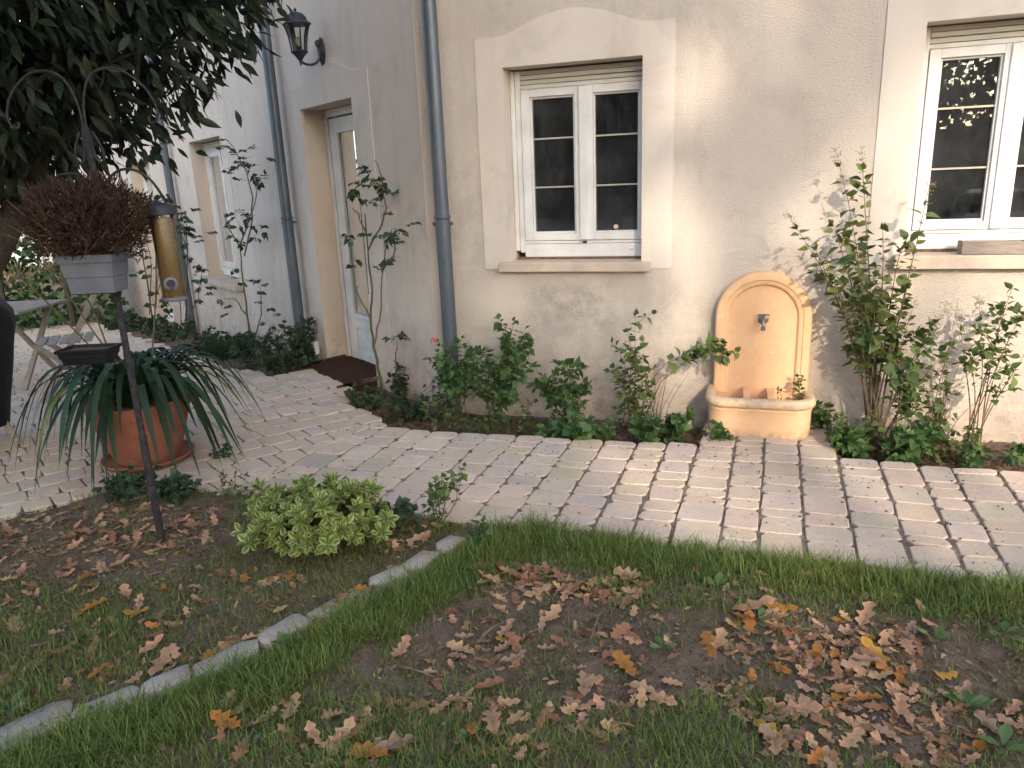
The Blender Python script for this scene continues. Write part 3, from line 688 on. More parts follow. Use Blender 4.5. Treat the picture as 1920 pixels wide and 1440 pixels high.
m = MB(); m.box(L, b0 + st - 0.002, b0 + st + 0.016, o - 0.023, o + 0.006, 0.40, z1 - 0.19); m.box(L, b1 - st - 0.016, b1 - st + 0.002, o - 0.023, o + 0.006, 0.40, z1 - 0.19); m.box(L, b0 + st, b1 - st, o - 0.023, o + 0.018, 0.385, 0.425); m.build('bead', 'upvc', door, bevel=0.005)
m = MB(); m.box(L, a0 + 0.050, b0 - 0.001, o - 0.05, o - 0.005, 0, z1 - 0.06); m.build('black_fill', 'black_fill', door)  # near-black strip filling the gap line between frame and door leaf
m = MB(); m.box(L, b1 - 0.085, b1 - 0.05, o, o + 0.008, 0.92, 1.15); m.tube([L(b1 - 0.068, o, 1.06), L(b1 - 0.068, o + 0.045, 1.06), L(b1 - 0.19, o + 0.05, 1.06)], 0.009, 8); m.build('handle', 'white_metal', door, True)
room(L, a0 + 0.03, a1 - 0.03, 0.0, z1 - 0.03)
m = MB(); m.box(L, a0 + 0.19, a1 - 0.19, -0.75, -0.73, 0.0, 2.05); m.build('door_curtain', 'curtain', house)
# doorstep of grit with pale edging strips
m = MB(); n = 18
for i in range(n):
    for j in range(10):
        q = []
        for a, b in ((i, j), (i + 1, j), (i + 1, j + 1), (i, j + 1)):
            s = -1.84 + 0.92 * a / n; w_ = -0.20 + (0.52 - 0.10 * (a / n > 0.9)) * b / 10; p = L(s, w_, 0); q.append(p + ZZ * (0.012 - (0.07 if a == n else 0.0) - 0.028 * (b / 10) + 0.006 * float(rough(p[0], p[1], 30))))
        m.add(q, [(0, 1, 2, 3)])
step = thing('doorstep', L(-1.38, 0, 0), 'low doorstep of dark reddish-brown grit at the white door', 'doorstep'); m.build('grit_bed', 'brown_grit', step, True)
m = MB(); m.bar(L(-1.855, -0.19, 0.012), L(-1.80, 0.33, -0.004), 0.016, 0.03); m.build('edging_strip', 'edge_stone', step)
m = MB(); m.bar(L(-0.895, 0.0, 0.012), L(-0.90, 0.36, 0.0), 0.016, 0.03); m.build('edging_strip', 'edge_stone', step)
# metal bed seen through the window on the right
bed = thing('metal_bed', W(1.5, -0.6, 0.2), 'white tubular bed end seen through the window above the trough', 'bed')
p = [W(1.16, -0.5, 0.6), W(1.16, -0.5, 1.26), W(1.18, -0.5, 1.31), W(1.23, -0.5, 1.325), W(1.9, -0.5, 1.325), W(1.95, -0.5, 1.31), W(1.97, -0.5, 1.26), W(1.97, -0.5, 0.6)]
m = MB(); m.tube(p, 0.014, 10); m.build('bed_end', 'white_metal', bed, True)
m = MB(); m.box(W, 1.175, 1.955, -0.506, -0.494, 1.02, 1.20); m.build('panel', 'curtain', bed)
for a in (1.33, 1.5, 1.66, 1.82):
    m = MB(); m.tube([W(a, -0.5, 1.2), W(a, -0.5, 1.32)], 0.007, 6); m.build('spindle', 'white_metal', bed, True)

# white cable outlet on the wall by the door
o = thing('outlet_box', L(-2.04, 0, 0.08), 'small white outlet box low on the wall left of the door', 'outlet box')
m = MB(); m.box(L, -2.085, -2.02, 0, 0.04, 0.03, 0.15); m.build('body', 'upvc', o, bevel=0.006)
m = MB(); m.box(L, -2.078, -2.027, 0.041, 0.048, 0.09, 0.145); m.build('lid', 'white_metal', o, bevel=0.004)

# ------------------------------------------------------------------ downpipes
def downpipe(fn, a, z0, z1, zc, label, r=0.047, out=0.085):
    t = thing('downpipe', fn(a, out, z0), label, 'downpipe', 'zinc downpipes on the house')
    m = MB(); m.tube([fn(a, out, z0), fn(a, out, zc)], r * 1.02, 20); m.build('lower_pipe', 'zinc', t, True)
    m = MB(); m.tube([fn(a, out, zc + 0.001), fn(a, out, z1)], r * 0.96, 20); m.build('upper_pipe', 'zinc', t, True)
    m = MB(); m.lathe([(r * 1.03, -0.012), (r * 1.16, -0.006), (r * 1.16, 0.006), (r * 1.03, 0.012)], fn(a, out, zc + 0.02), 20); m.build('collar', 'zinc', t, True)
    m = MB(); m.lathe([(r * 1.04, -0.013), (r * 1.12, -0.012), (r * 1.12, 0.012), (r * 1.04, 0.013)], fn(a, out, zc - 0.022), 20)
    for s_ in (-1, 1): m.lathe([(0.001, -0.012), (0.010, -0.010), (0.010, 0.010), (0.001, 0.012)], fn(a + s_ * r * 1.3, out, zc - 0.022), 8)
    m.tube([fn(a, out - r, zc - 0.022), fn(a, 0.0, zc - 0.022)], 0.007, 6); m.build('clamp', 'zinc', t, True)
ua = float(RP(829, 400, 0.085) @ dR)
downpipe(W, ua, -0.06, 5.4, 1.265, 'zinc downpipe at the house corner between door and middle window')
def sof(px, py, w_): return float((LP(px, py, w_) - XC) @ dL)
downpipe(L, sof(537, 400, 0.085), -0.1, 5.4, 1.235, 'zinc downpipe just left of the wall lantern and door')
downpipe(L, sof(330, 420, 0.085), -0.45, 5.4, 1.10, 'distant zinc downpipe behind the bird feeder')

# ------------------------------------------------------------------ wall lantern
ls, lw_ = -1.325, 0.185
zb_, zt_ = float(LP(563, 124, lw_)[2]), float(LP(553, 13, lw_)[2]); hh = zt_ - zb_
lan = thing('wall_lantern', L(ls, 0, zb_), 'black six-sided lantern on a scrolled bracket above the white door', 'lantern')
LZ = lambda f: zb_ + hh * f
c = L(ls, lw_, 0)
def hexl(prof, name, mat, parent, n=6, smooth=False): m = MB(); m.lathe([(r * hh, LZ(f)) for r, f in prof], c, n); return m.build(name, mat, parent, smooth)
hexl([(0.012, 0.0), (0.022, 0.06), (0.03, 0.09), (0.055, 0.12), (0.09, 0.17), (0.15, 0.225), (0.165, 0.24), (0.15, 0.255), (0.135, 0.265)], 'base', 'black_iron', lan, 12)
roof_ = hexl([(0.235, 0.70), (0.275, 0.705), (0.265, 0.73), (0.215, 0.76), (0.20, 0.78), (0.185, 0.83), (0.135, 0.885), (0.07, 0.915), (0.03, 0.925)], 'roof', 'black_iron', lan)
hexl([(0.03, 0.92), (0.022, 0.94), (0.035, 0.955), (0.018, 0.975), (0.01, 0.99), (0.002, 1.0)], 'finial', 'black_iron', roof_, 8)
rp = [(0.14, 0.26), (0.15, 0.36), (0.172, 0.5), (0.205, 0.62), (0.24, 0.705)]
for j in range(6):
    t = 2 * math.pi * j / 6; m = MB(); m.tube([c + np.array([math.cos(t) * r * hh, math.sin(t) * r * hh, LZ(f)]) for r, f in rp], 0.0055, 6); m.build('rib', 'black_iron', lan, True)
    t2 = 2 * math.pi * (j + 1) / 6; m = MB(); V = []
    for r, f in rp: V += [c + np.array([math.cos(q) * r * hh * 0.985, math.sin(q) * r * hh * 0.985, LZ(f)]) for q in (t, t2)]
    m.add(V, [(2 * i, 2 * i + 1, 2 * i + 3, 2 * i + 2) for i in range(len(rp) - 1)]); m.build('glass_panel', 'clear_plastic', lan)
m = MB(); m.lathe([(0.035 * hh, LZ(0.26)), (0.035 * hh, LZ(0.33)), (0.03 * hh, LZ(0.34))], c, 12); m.build('lamp_holder', 'black_iron', lan)
m = MB(); m.lathe([(0.028 * hh, LZ(0.335)), (0.05 * hh, LZ(0.39)), (0.05 * hh, LZ(0.45)), (0.03 * hh, LZ(0.49)), (0.004, LZ(0.50))], c, 12); m.build('bulb', 'bulb', lan, True)
m = MB(); zpl = (2.40, 2.585); m.lathe([(0.0, 0.0), (0.045, 0.0), (0.048, 0.012), (0.036, 0.024), (0.02, 0.032)], L(ls, 0.0, (zpl[0] + zpl[1]) / 2), 16, dL, ZZ * 2.1, nL); m.build('wall_plate', 'black_iron', lan, True)
pts = [L(ls, lw_, LZ(0.10)), L(ls, lw_ - 0.02, LZ(0.055)), L(ls, lw_ - 0.06, LZ(0.03)), L(ls, lw_ - 0.11, LZ(0.05)), L(ls, lw_ - 0.15, LZ(0.14)), L(ls, lw_ - 0.163, LZ(0.26)), L(ls, lw_ - 0.148, LZ(0.36)), L(ls, lw_ - 0.138, LZ(0.42)), L(ls, lw_ - 0.15, LZ(0.455)), L(ls, lw_ - 0.165, LZ(0.43)), L(ls, lw_ - 0.155, LZ(0.40))]
m = MB(); m.tube(smooth(pts), 0.0095, 8); m.build('bracket', 'black_iron', lan, True)
m = MB(); m.tube([L(ls, lw_ - 0.16, LZ(0.2)), L(ls, 0.02, LZ(0.2))], 0.009, 8); m.build('bracket_stub', 'black_iron', lan, True)

# ------------------------------------------------------------------ wall fountain
FU, FH, FT = 0.103, 0.272, 0.925
fo = thing('wall_fountain', W(FU, 0.15, 0), 'ochre stone wall fountain with arched back, tap and half-round basin', 'fountain')
def arch(ins, zb):
    r = FH - ins; zc = FT - FH; P = [(-r, zb + (zc - zb) * i / 6) for i in range(6)]
    P += [(-r * math.cos(math.pi * i / 30), zc + r * math.sin(math.pi * i / 30)) for i in range(31)]
    return P + [(r, zc - (zc - zb) * i / 6) for i in range(1, 7)]
m = MB(); prof = [(0, 0.0), (0, 0.062), (0.005, 0.072), (0.014, 0.077), (0.044, 0.077), (0.050, 0.071), (0.068, 0.070), (0.074, 0.066), (0.078, 0.056), (0.082, 0.052), (0.086, 0.051)]
rows = [[W(FU + a, o, z) for a, z in arch(ins, 0.19)] for ins, o in prof]; n = len(rows[0]); V = [p for r in rows for p in r]
m.add(V, [(i * n + j, (i + 1) * n + j, (i + 1) * n + j + 1, i * n + j + 1) for i in range(len(rows) - 1) for j in range(n - 1)])
m.add(rows[-1], [tuple(range(n))[::-1]]); m.build('back_plate', 'ochre_stone', fo, 35)
def dloop(ins, z, ub0=-0.195, ub1=0.40, v0=0.02, v1=0.34, rc=0.115):
    a0, a1, b1 = ub0 + ins, ub1 - ins, v1 - ins; r = max(0.02, rc - ins); b0 = v0 + max(0, ins * 0.6); P = [W(a0, b0, z), W(a0, (b0 + b1 - r) / 2, z)]
    P += [W(a0 + r - r * math.cos(t), b1 - r + r * math.sin(t), z) for t in np.linspace(0, math.pi / 2, 8)]
    P += [W(a1 - r + r * math.sin(t), b1 - r + r * math.cos(t), z) for t in np.linspace(0, math.pi / 2, 8)]
    return P + [W(a1, (b0 + b1 - r) / 2, z), W(a1, b0, z)]
def stack(m, lp):
    n = len(lp[0]); m.add([p for r in lp for p in r], [(i * n + j, i * n + (j + 1) % n, (i + 1) * n + (j + 1) % n, (i + 1) * n + j) for i in range(len(lp) - 1) for j in range(n)])
m = MB(); lp = [dloop(i, z) for i, z in ((0.016, -0.03), (0.012, 0.01), (0.010, 0.10), (0.010, 0.150), (0.006, 0.158), (0.008, 0.165), (0.004, 0.172))]; stack(m, lp)
lp2 = [dloop(i, z) for i, z in ((0.052, 0.215), (0.058, 0.12), (0.075, 0.105))]; stack(m, lp2); m.add(lp2[-1], [tuple(range(len(lp2[-1])))]); m.build('basin', 'ochre_stone', fo, 35)
m = MB(); lp = [dloop(i, z) for i, z in ((0.004, 0.172), (-0.006, 0.178), (-0.011, 0.190), (-0.012, 0.206), (-0.006, 0.219), (0.006, 0.226), (0.030, 0.227), (0.046, 0.223), (0.052, 0.213))]; stack(m, lp); m.build('rim', 'worn_stone', fo, 50)
for a in (0.03, 0.165):
    m = MB(); m.add([W(a - 0.024, 0.065, 0.228), W(a + 0.024, 0.065, 0.228), W(a + 0.018, 0.30, 0.221), W(a - 0.018, 0.30, 0.221), W(a - 0.018, 0.065, 0.12), W(a + 0.018, 0.065, 0.12), W(a + 0.014, 0.30, 0.13), W(a - 0.014, 0.30, 0.13)],
                    [(0, 1, 2, 3)[::-1], (4, 5, 6, 7), (0, 1, 5, 4), (1, 2, 6, 5), (2, 3, 7, 6), (3, 0, 4, 7)]); m.build('bucket_bar', 'ochre_stone', fo, bevel=0.004)
tz = 0.645; m = MB(); ta = 0.105
m.lathe([(0.0, 0.0), (0.030, 0.0), (0.030, 0.006), (0.020, 0.012)], W(ta, 0.051, tz), 16, dR, ZZ, nR); m.tube([W(ta, 0.055, tz), W(ta, 0.105, tz)], 0.013, 10)
m.tube([W(ta, 0.100, tz), W(ta, 0.122, tz - 0.004), W(ta, 0.130, tz - 0.018), W(ta, 0.130, tz - 0.040)], [0.013, 0.013, 0.012, 0.011], 10); m.tube([W(ta, 0.092, tz), W(ta, 0.092, tz + 0.028)], 0.007, 8)
tap = m.build('tap', 'brass', fo, True)
m = MB(); m.lathe([(0.0115, -0.014), (0.014, -0.012), (0.014, 0.004), (0.0115, 0.006)], W(ta, 0.130, tz - 0.040), 10); m.build('spout_ring', 'brass', tap, True)
m = MB(); m.tube([W(ta - 0.034, 0.092, tz + 0.032), W(ta + 0.034, 0.092, tz + 0.032)], 0.0055, 8); m.build('tap_handle', 'brass', tap, True)

# ------------------------------------------------------------------ trough on the window sill
tr_ = thing('window_trough', W(1.25, 0, 1.01), 'weathered grey wooden trough on the window sill', 'trough')
m = MB(); m.box(W, 1.10, 1.42, -0.055, -0.043, 1.012, 1.080); m.build('plank', 'trough_wood', tr_, bevel=0.003)
m = MB(); m.box(W, 1.10, 1.42, 0.032, 0.044, 1.012, 1.080); m.build('plank', 'trough_wood', tr_, bevel=0.003)
for a in (1.10, 1.407):
    m = MB(); m.box(W, a, a + 0.013, -0.0425, 0.0315, 1.012, 1.083); m.build('end_board', 'trough_wood', tr_, bevel=0.003)
m = MB(); m.box(W, 1.114, 1.406, -0.0425, 0.0315, 1.012, 1.024); m.build('base_board', 'trough_wood', tr_)

# ================================================================== TREES
def tree_rest(name, parent, P, M, A, mat, tpl):
    V, T, C = inst(TPL[tpl], P - wl(parent), M, A); return tag(link(name, arr_mesh(name, V, T, C, mat, True), parent), kind='stuff')
# small spreading tree whose crown hangs into the upper left
tc = np.array([-2.95, 4.0, 3.05]); trr = np.array([2.0, 1.25, 1.55])
tree = thing('garden_tree', (-3.62, 4.1, 0), 'small dark tree with drooping lance-shaped leaves over the dried planter', 'tree')
trunk_pts = [np.array(p) for p in ((-3.62, 4.1, -0.1), (-3.4, 4.12, 0.4), (-2.98, 4.17, 1.02), (-2.62, 4.2, 1.55), (-2.38, 4.2, 1.95), (-2.25, 4.15, 2.5), (-2.3, 4.1, 3.1))]
m = MB(); m.tube(trunk_pts, [0.10, 0.085, 0.072, 0.066, 0.055, 0.042, 0.03], 12); m.build('trunk', 'bark', tree, True)
nodes = []
def in_crown(p): return (((p - tc) / trr) ** 2).sum() < 1
for b in range(70):
    q = rv(); q[2] = q[2] * 0.9 - 0.25; q = nrm(q); tip = tc + q * trr * random.uniform(0.72, 0.99)
    i = random.choice((2, 3, 3, 4, 4, 5, 6)); s0 = trunk_pts[i]
    if tip[2] < 1.7 and random.random() < 0.3: continue
    br = curve(s0, tip, (0, 0, random.uniform(0.1, 0.4)), 9, 0.03)
    m = MB(); m.tube(br, [0.018 * (1 - 0.85 * j / 8) for j in range(9)], 6); m.build('branch', 'bark', tree, True)
    for j in range(34):
        t = random.uniform(0.3, 1.0); p, d = along(br, t); p = p + rv() * np.array([0.17, 0.17, 0.15]) * (0.5 + 0.5 * t)
        if not in_crown(p): continue
        for kq in range(3):
            dd = nrm(rv() * 0.55 + np.array([0.45 * np.sign(p[0] - tc[0]) * 0.8, -0.1, -0.75]))
            nodes.append((p + rv() * 0.03, dd, nrm(np.array([0, -0.5, 0.8]) + 0.5 * rv()), random.uniform(0.085, 0.145), random.uniform(0.9, 1.2)))
# fill of the lower and outer crown
for j in range(16000):
    q = nrm(rv()); p = tc + q * trr * (random.random() ** (1 / 5.0)); 
    if p[2] > 3.7: continue
    p = p + 0.07 * rv(); dd = nrm(rv() * 0.5 + np.array([0.4 * (p[0] - tc[0]), -0.05, -0.8]))
    nodes.append((p, dd, nrm(np.array([0, -0.5, 0.8]) + 0.5 * rv()), random.uniform(0.07, 0.125), random.uniform(0.9, 1.2)))
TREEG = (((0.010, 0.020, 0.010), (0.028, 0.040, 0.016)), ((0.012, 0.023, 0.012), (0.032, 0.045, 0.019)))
for j in range(2800):                                              # unseen canopy added overhead, darkens the left side by blocking the sky
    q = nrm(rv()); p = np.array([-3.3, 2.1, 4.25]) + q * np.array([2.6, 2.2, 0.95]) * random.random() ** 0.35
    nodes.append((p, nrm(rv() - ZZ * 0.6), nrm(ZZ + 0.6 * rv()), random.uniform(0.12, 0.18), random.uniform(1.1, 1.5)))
def seen(q):
    x, y, z = proj(q[0]); return (0 if (-20 < x < 620 and -40 < y < 420 and z > 0) else 60) + np.linalg.norm(q[0] - CC) - 1.2 * (q[0][0] + 3)
nodes.sort(key=seen)
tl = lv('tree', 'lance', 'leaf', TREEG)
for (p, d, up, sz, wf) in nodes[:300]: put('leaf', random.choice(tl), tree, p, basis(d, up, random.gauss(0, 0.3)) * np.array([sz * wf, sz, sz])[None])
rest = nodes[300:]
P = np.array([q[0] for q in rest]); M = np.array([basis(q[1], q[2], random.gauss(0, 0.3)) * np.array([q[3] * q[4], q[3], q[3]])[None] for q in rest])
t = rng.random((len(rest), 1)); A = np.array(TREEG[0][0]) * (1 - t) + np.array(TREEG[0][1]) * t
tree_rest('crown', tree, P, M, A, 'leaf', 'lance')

# oaks behind the viewer: they shed the leaves on the lawn, shade the house and show in the window panes
e1 = nrm(np.array([SUN[1], -SUN[0], 0])) * -1.0
if e1[0] < 0: e1 = -e1
e2 = nrm(np.cross(SUN, e1)); e2 = e2 if e2[2] > 0 else -e2
def sunxy(p): return np.array([p @ e1, p @ e2])
def rpoly(pts): return [sunxy(RP(x, y, 0.0)) for x, y in pts]
def gpoly(pts): return [sunxy(G(x, y)) for x, y in pts]
LIT = [rpoly([(1275, 95), (1370, 0), (1420, -90), (1525, -90), (1505, 95), (1460, 170), (1345, 230), (1265, 205)]),
       rpoly([(1585, 175), (1640, 195), (1700, 90), (1920, 70), (2100, 60), (2100, 900), (1240, 835), (1205, 770), (1170, 650), (1230, 560), (1285, 500), (1290, 420), (1330, 375), (1460, 350), (1540, 320), (1590, 260)]),
       rpoly([(1205, 140), (1275, 140), (1270, 250), (1205, 260)]), rpoly([(1195, 330), (1300, 320), (1300, 500), (1190, 490)]),
       rpoly([(875, 530), (1000, 520), (1010, 585), (890, 600)]), rpoly([(1030, 525), (1180, 520), (1150, 580), (1040, 575)]), rpoly([(960, 430), (1200, 425), (1200, 480), (980, 480)]),
       rpoly([(855, 290), (890, 290), (905, 420), (860, 420)]),
       gpoly([(1080, 825), (1300, 830), (2100, 860), (2200, 1120), (1760, 1130), (1420, 1055), (1290, 1010), (1130, 975), (1040, 910)]),
       gpoly([(1380, 1040), (1780, 1050), (1750, 1140), (1400, 1120)]), gpoly([(1400, 1140), (1700, 1150), (1720, 1270), (1480, 1260), (1370, 1200)]),
       gpoly([(1420, 1300), (1640, 1310), (1640, 1400), (1430, 1390)]), gpoly([(1120, 1060), (1240, 1070), (1230, 1130), (1130, 1120)]), gpoly([(1760, 1180), (1920, 1200), (1900, 1300), (1780, 1280)])]
OAKS = [((-9.5, -14.5), 'tall oak at the end of the garden, behind the dark tree'), ((-3.2, -15.0), 'tall oak straight behind the viewer'), ((3.4, -14.0), 'broad oak reflected in the window above the trough')]
PP, AA, DD = [], [], []
n = 190000; ab = np.column_stack([np.where(rng.random(n) < 0.80, rng.uniform(-10.0, 4.6, n), rng.uniform(-10.0, -0.7, n)), rng.uniform(0.0, 8.2, n)])
jit_ = ab + rng.normal(0, 0.045, (n, 2)); lit = np.zeros(n, bool)
for pl in LIT: lit |= inpoly(jit_[:, 0], jit_[:, 1], pl)
keep = ~lit | (rng.random(n) < 0.02)
# ragged thinning so that the shade itself is uneven
den = 0.5 + 0.5 * rough(ab[:, 0], ab[:, 1], 2.2); keep &= rng.random(n) < np.clip(0.70 + 0.5 * den, 0, 1)
ab = ab[keep]; n = len(ab)
base2 = ab[:, :1] * e1[None] + ab[:, 1:] * e2[None]
ty = -14.5 + rng.normal(0, 1.5, n); t = (ty - base2[:, 1]) / SUN[1]; P = base2 + t[:, None] * SUN[None]
oc = np.array([o[0][0] for o in OAKS]); own = np.argmin(np.abs(P[:, :1] - oc[None] + rng.normal(0, 0.5, (n, 1))), 1)
for oi, ((ox, oy), lab) in enumerate(OAKS):
    tr = thing('oak_tree', (ox, oy, -0.3), lab, 'tree', 'oaks at the end of the garden')
    sel = P[own == oi]; top = float(np.percentile(sel[:, 2], 92)); m = MB()
    m.tube([np.array([ox, oy, -0.4]), np.array([ox + 0.1, oy, 2.0]), np.array([ox - 0.1, oy + 0.1, 5.0]), np.array([ox, oy, top])], [0.30, 0.24, 0.18, 0.05], 12); m.build('trunk', 'bark', tr, True)
    for b in range(26):
        q = sel[random.randrange(len(sel))]; m = MB(); m.tube(curve((ox, oy, min(q[2] - 0.3, random.uniform(3.2, 6.0))), q, (0, 0, -0.3), 7, 0.05), [0.08, 0.06, 0.05, 0.04, 0.03, 0.02, 0.01], 6); m.build('branch', 'bark', tr, True)
    nn = len(sel); d = rng.normal(0, 1, (nn, 3)); d /= np.linalg.norm(d, axis=1, keepdims=True); r2 = rng.normal(0, 1, (nn, 3)); x = np.cross(d, r2); x /= np.linalg.norm(x, axis=1, keepdims=True); z = np.cross(x, d)
    sz = rng.uniform(0.10, 0.17, nn); M = np.stack([x * (sz * 1.15)[:, None], d * sz[:, None], z * sz[:, None]], 2)
    tt = rng.random((nn, 1)); tree_rest('crown', tr, sel, M, np.array((0.05, 0.075, 0.02)) * (1 - tt) + np.array((0.13, 0.12, 0.035)) * tt, 'leaf', 'dia')

# tall boundary hedge behind the oaks, the dark garden seen mirrored in the panes
def leafmass(name, parent, fnp, n, size, pal, tpl='ovate', mat='leaf'):
    P = fnp(n); nn = len(P); d = rng.normal(0, 1, (nn, 3)); d[:, 2] -= 0.4; d /= np.linalg.norm(d, axis=1, keepdims=True); r2 = rng.normal(0, 0.5, (nn, 3)) + np.array([0, -0.5, 0.9]); x = np.cross(d, r2); x /= np.linalg.norm(x, axis=1, keepdims=True) + 1e-9; z = np.cross(x, d)
    sz = rng.uniform(size[0], size[1], nn); M = np.stack([x * sz[:, None], d * sz[:, None], z * sz[:, None]], 2); t = rng.random((nn, 1))
    return tree_rest(name, parent, P, M, np.array(pal[0]) * (1 - t) + np.array(pal[1]) * t, mat, tpl)
bh = thing('boundary_hedge', (0, -21, -0.5), 'tall dark boundary hedge mirrored in the window panes', 'hedge')
def bhp(n):
    x = np.where(rng.random(n) < 0.62, rng.uniform(-24, -1.5, n), rng.uniform(-1.5, 18, n)); top = np.where(x < 1.6, 6.2, 4.9) + 0.6 * np.sin(x * 0.9) + 0.5 * np.sin(x * 2.3 + 1); return np.column_stack([x, -21 + rng.normal(0, 0.5, n), -0.5 + rng.random(n) ** 0.85 * (top + 0.5)])
leafmass('foliage', bh, bhp, 44000, (0.26, 0.42), ((0.02, 0.035, 0.015), (0.06, 0.08, 0.03)), 'dia')
m = MB()
m.box(lambda a, b, c_: np.array([a, b, c_]), -24, -2, -22.0, -21.3, -0.6, 5.4); m.box(lambda a, b, c_: np.array([a, b, c_]), -1.99, 18, -22.0, -21.3, -0.6, 2.6); m.build('hedge_backing', 'bark', bh)  # solid boxes added behind the leaves, hide bright sky specks mirrored in the panes
m = MB()
for i in range(20): m.tube([np.array([-23 + 2.1 * i, -21.2, -0.6]), np.array([-23 + 2.1 * i + random.gauss(0, 0.3), -21.2, 4.5])], [0.09, 0.03], 6)
m.build('stems', 'bark', bh, kind='stuff')

# ------------------------------------------------------------------ far left background: hedge, pale house
hed = thing('hedge', (-10, 11.5, -0.7), 'dense green hedge beyond the garden chairs', 'hedge')
def hp(n):
    x = rng.uniform(-14.5, -6.3, n); th = rng.random(n); y = 11.6 + 0.18 * (x + 10) + rng.normal(0, 0.22, n) - 0.3; top = 1.55 + 0.25 * np.sin(x * 1.7) + 0.12 * np.sin(x * 5.1)
    z = -0.7 + th * (top + 0.7); return np.column_stack([x, y, z])
leafmass('foliage', hed, hp, 9000, (0.09, 0.15), ((0.03, 0.07, 0.02), (0.10, 0.17, 0.05)))
m = MB()
for i in range(8): m.tube([np.array([-13.8 + i, 11.4, -0.8]), np.array([-13.8 + i, 11.4, 1.3])], 0.04, 6)
m.build('stems', 'bark', hed)
m = MB(); m.box(lambda a, b, c_: np.array([a, b, c_]), -14.5, -6.4, 11.75, 12.2, -0.8, 1.2)
fh = thing('distant_house', (-16, 24, -0.5), 'pale house glimpsed under the dark tree beyond the hedge', 'house')
B3 = lambda a, b, c_: np.array([a, b, c_])
m = MB(); m.box(B3, -24, -10, 24, 30, -0.6, 3.0); m.build('wall', 'far_wall', fh)
m = MB(); m.add([(-24.6, 23.4, 2.9), (-9.4, 23.4, 2.9), (-9.4, 30.6, 2.9), (-24.6, 30.6, 2.9), (-24.6, 27, 5.2), (-9.4, 27, 5.2)], [(0, 1, 5, 4), (2, 3, 4, 5), (1, 2, 5), (3, 0, 4), (3, 2, 1, 0)]); m.build('roof', 'far_roof', fh)
for a in (-21, -18, -15, -12): m = MB(); m.box(B3, a, a + 1.0, 23.97, 24.05, 1.0, 2.2); m.build('window', 'black_fill', fh)
for (x, y, hgt, lab) in ((-19.5, 19, 5.0, 'leafy tree far behind the garden chairs'), (-12.6, 17.5, 6.0, 'bushy tree behind the hedge')):
    bt = thing('background_tree', (x, y, -0.5), lab, 'tree', 'trees beyond the hedge'); m = MB(); m.tube([(x, y, -0.6), (x, y, hgt * 0.7)], [0.16, 0.06], 8); m.build('trunk', 'bark', bt, True)
    leafmass('crown', bt, lambda n, x=x, y=y, h=hgt: np.array([x, y, h * 0.62]) + (lambda q: q / np.linalg.norm(q, axis=1, keepdims=True) * (rng.random((n, 1)) ** 0.4))(rng.normal(0, 1, (n, 3))) * np.array([2.4, 2.0, h * 0.42]), 5000, (0.16, 0.28), ((0.04, 0.08, 0.02), (0.11, 0.17, 0.05)))

# ================================================================== GARDEN THINGS, LEFT
# metal plant stand
pb = G(303, 1012); px_, py_ = pb[0], pb[1]
ps = thing('plant_stand', (px_, py_, 0), 'dark metal garden pole with scrolled top and curved hook arm', 'plant stand')
m = MB(); m.tube([(px_, py_, -0.12), (px_, py_, 0.5)], 0.0165, 10); m.build('lower_pole', 'rust_iron', ps, True)
m = MB(); m.tube([(px_, py_, 0.5), (px_, py_, 1.76)], 0.0135, 10); m.build('upper_pole', 'rust_iron', ps, True)
m = MB(); m.lathe([(0.017, -0.02), (0.021, -0.012), (0.021, 0.012), (0.017, 0.02)], (px_, py_, 0.82), 10); m.build('joint_ring', 'rust_iron', ps, True)
for s_ in (-1, 1):
    pts = [np.array([px_ + s_ * a, py_ - 0.004, z]) for a, z in ((0.008, 1.66), (0.010, 1.84), (0.06, 1.95), (0.16, 1.965), (0.25, 1.90), (0.288, 1.82), (0.278, 1.775), (0.255, 1.77), (0.25, 1.79))]
    m = MB(); m.tube(smooth(pts), 0.0045, 6); m.build('hook_arm', 'rust_iron', ps, True)
    pts = [np.array([px_ + s_ * a, py_ - 0.004, z]) for a, z in ((0.010, 1.76), (0.016, 1.70), (0.022, 1.65), (0.040, 1.63), (0.056, 1.655), (0.046, 1.70), (0.024, 1.745))]
    m = MB(); m.tube(smooth(pts), 0.0045, 6); m.build('scroll', 'rust_iron', ps, True)
arm_y = py_ + 0.03
pts = [(px_, py_, 1.50), (px_ + 0.035, arm_y, 1.565), (px_ + 0.09, arm_y, 1.60), (px_ + 0.15, arm_y, 1.595), (px_ + 0.20, arm_y, 1.56), (px_ + 0.232, arm_y, 1.51), (px_ + 0.245, arm_y, 1.478), (px_ + 0.258, arm_y, 1.472), (px_ + 0.266, arm_y, 1.484), (px_ + 0.258, arm_y, 1.50)]
m = MB(); m.tube(smooth(pts), 0.0055, 7); m.build('hook_arm', 'rust_iron', ps, True)
pts = [(px_, py_, 1.50), (px_ - 0.06, arm_y, 1.58), (px_ - 0.15, arm_y, 1.59), (px_ - 0.22, arm_y, 1.53), (px_ - 0.25, arm_y, 1.47), (px_ - 0.265, arm_y, 1.48)]
m = MB(); m.tube(smooth(pts), 0.0055, 7); m.build('hook_arm', 'rust_iron', ps, True)
for z in (1.12, 0.83):
    m = MB(); m.bar((px_ + 0.02, py_, z), (px_ - 0.19, py_, z), 0.02, 0.006); m.build('shelf_bracket', 'rust_iron', ps)
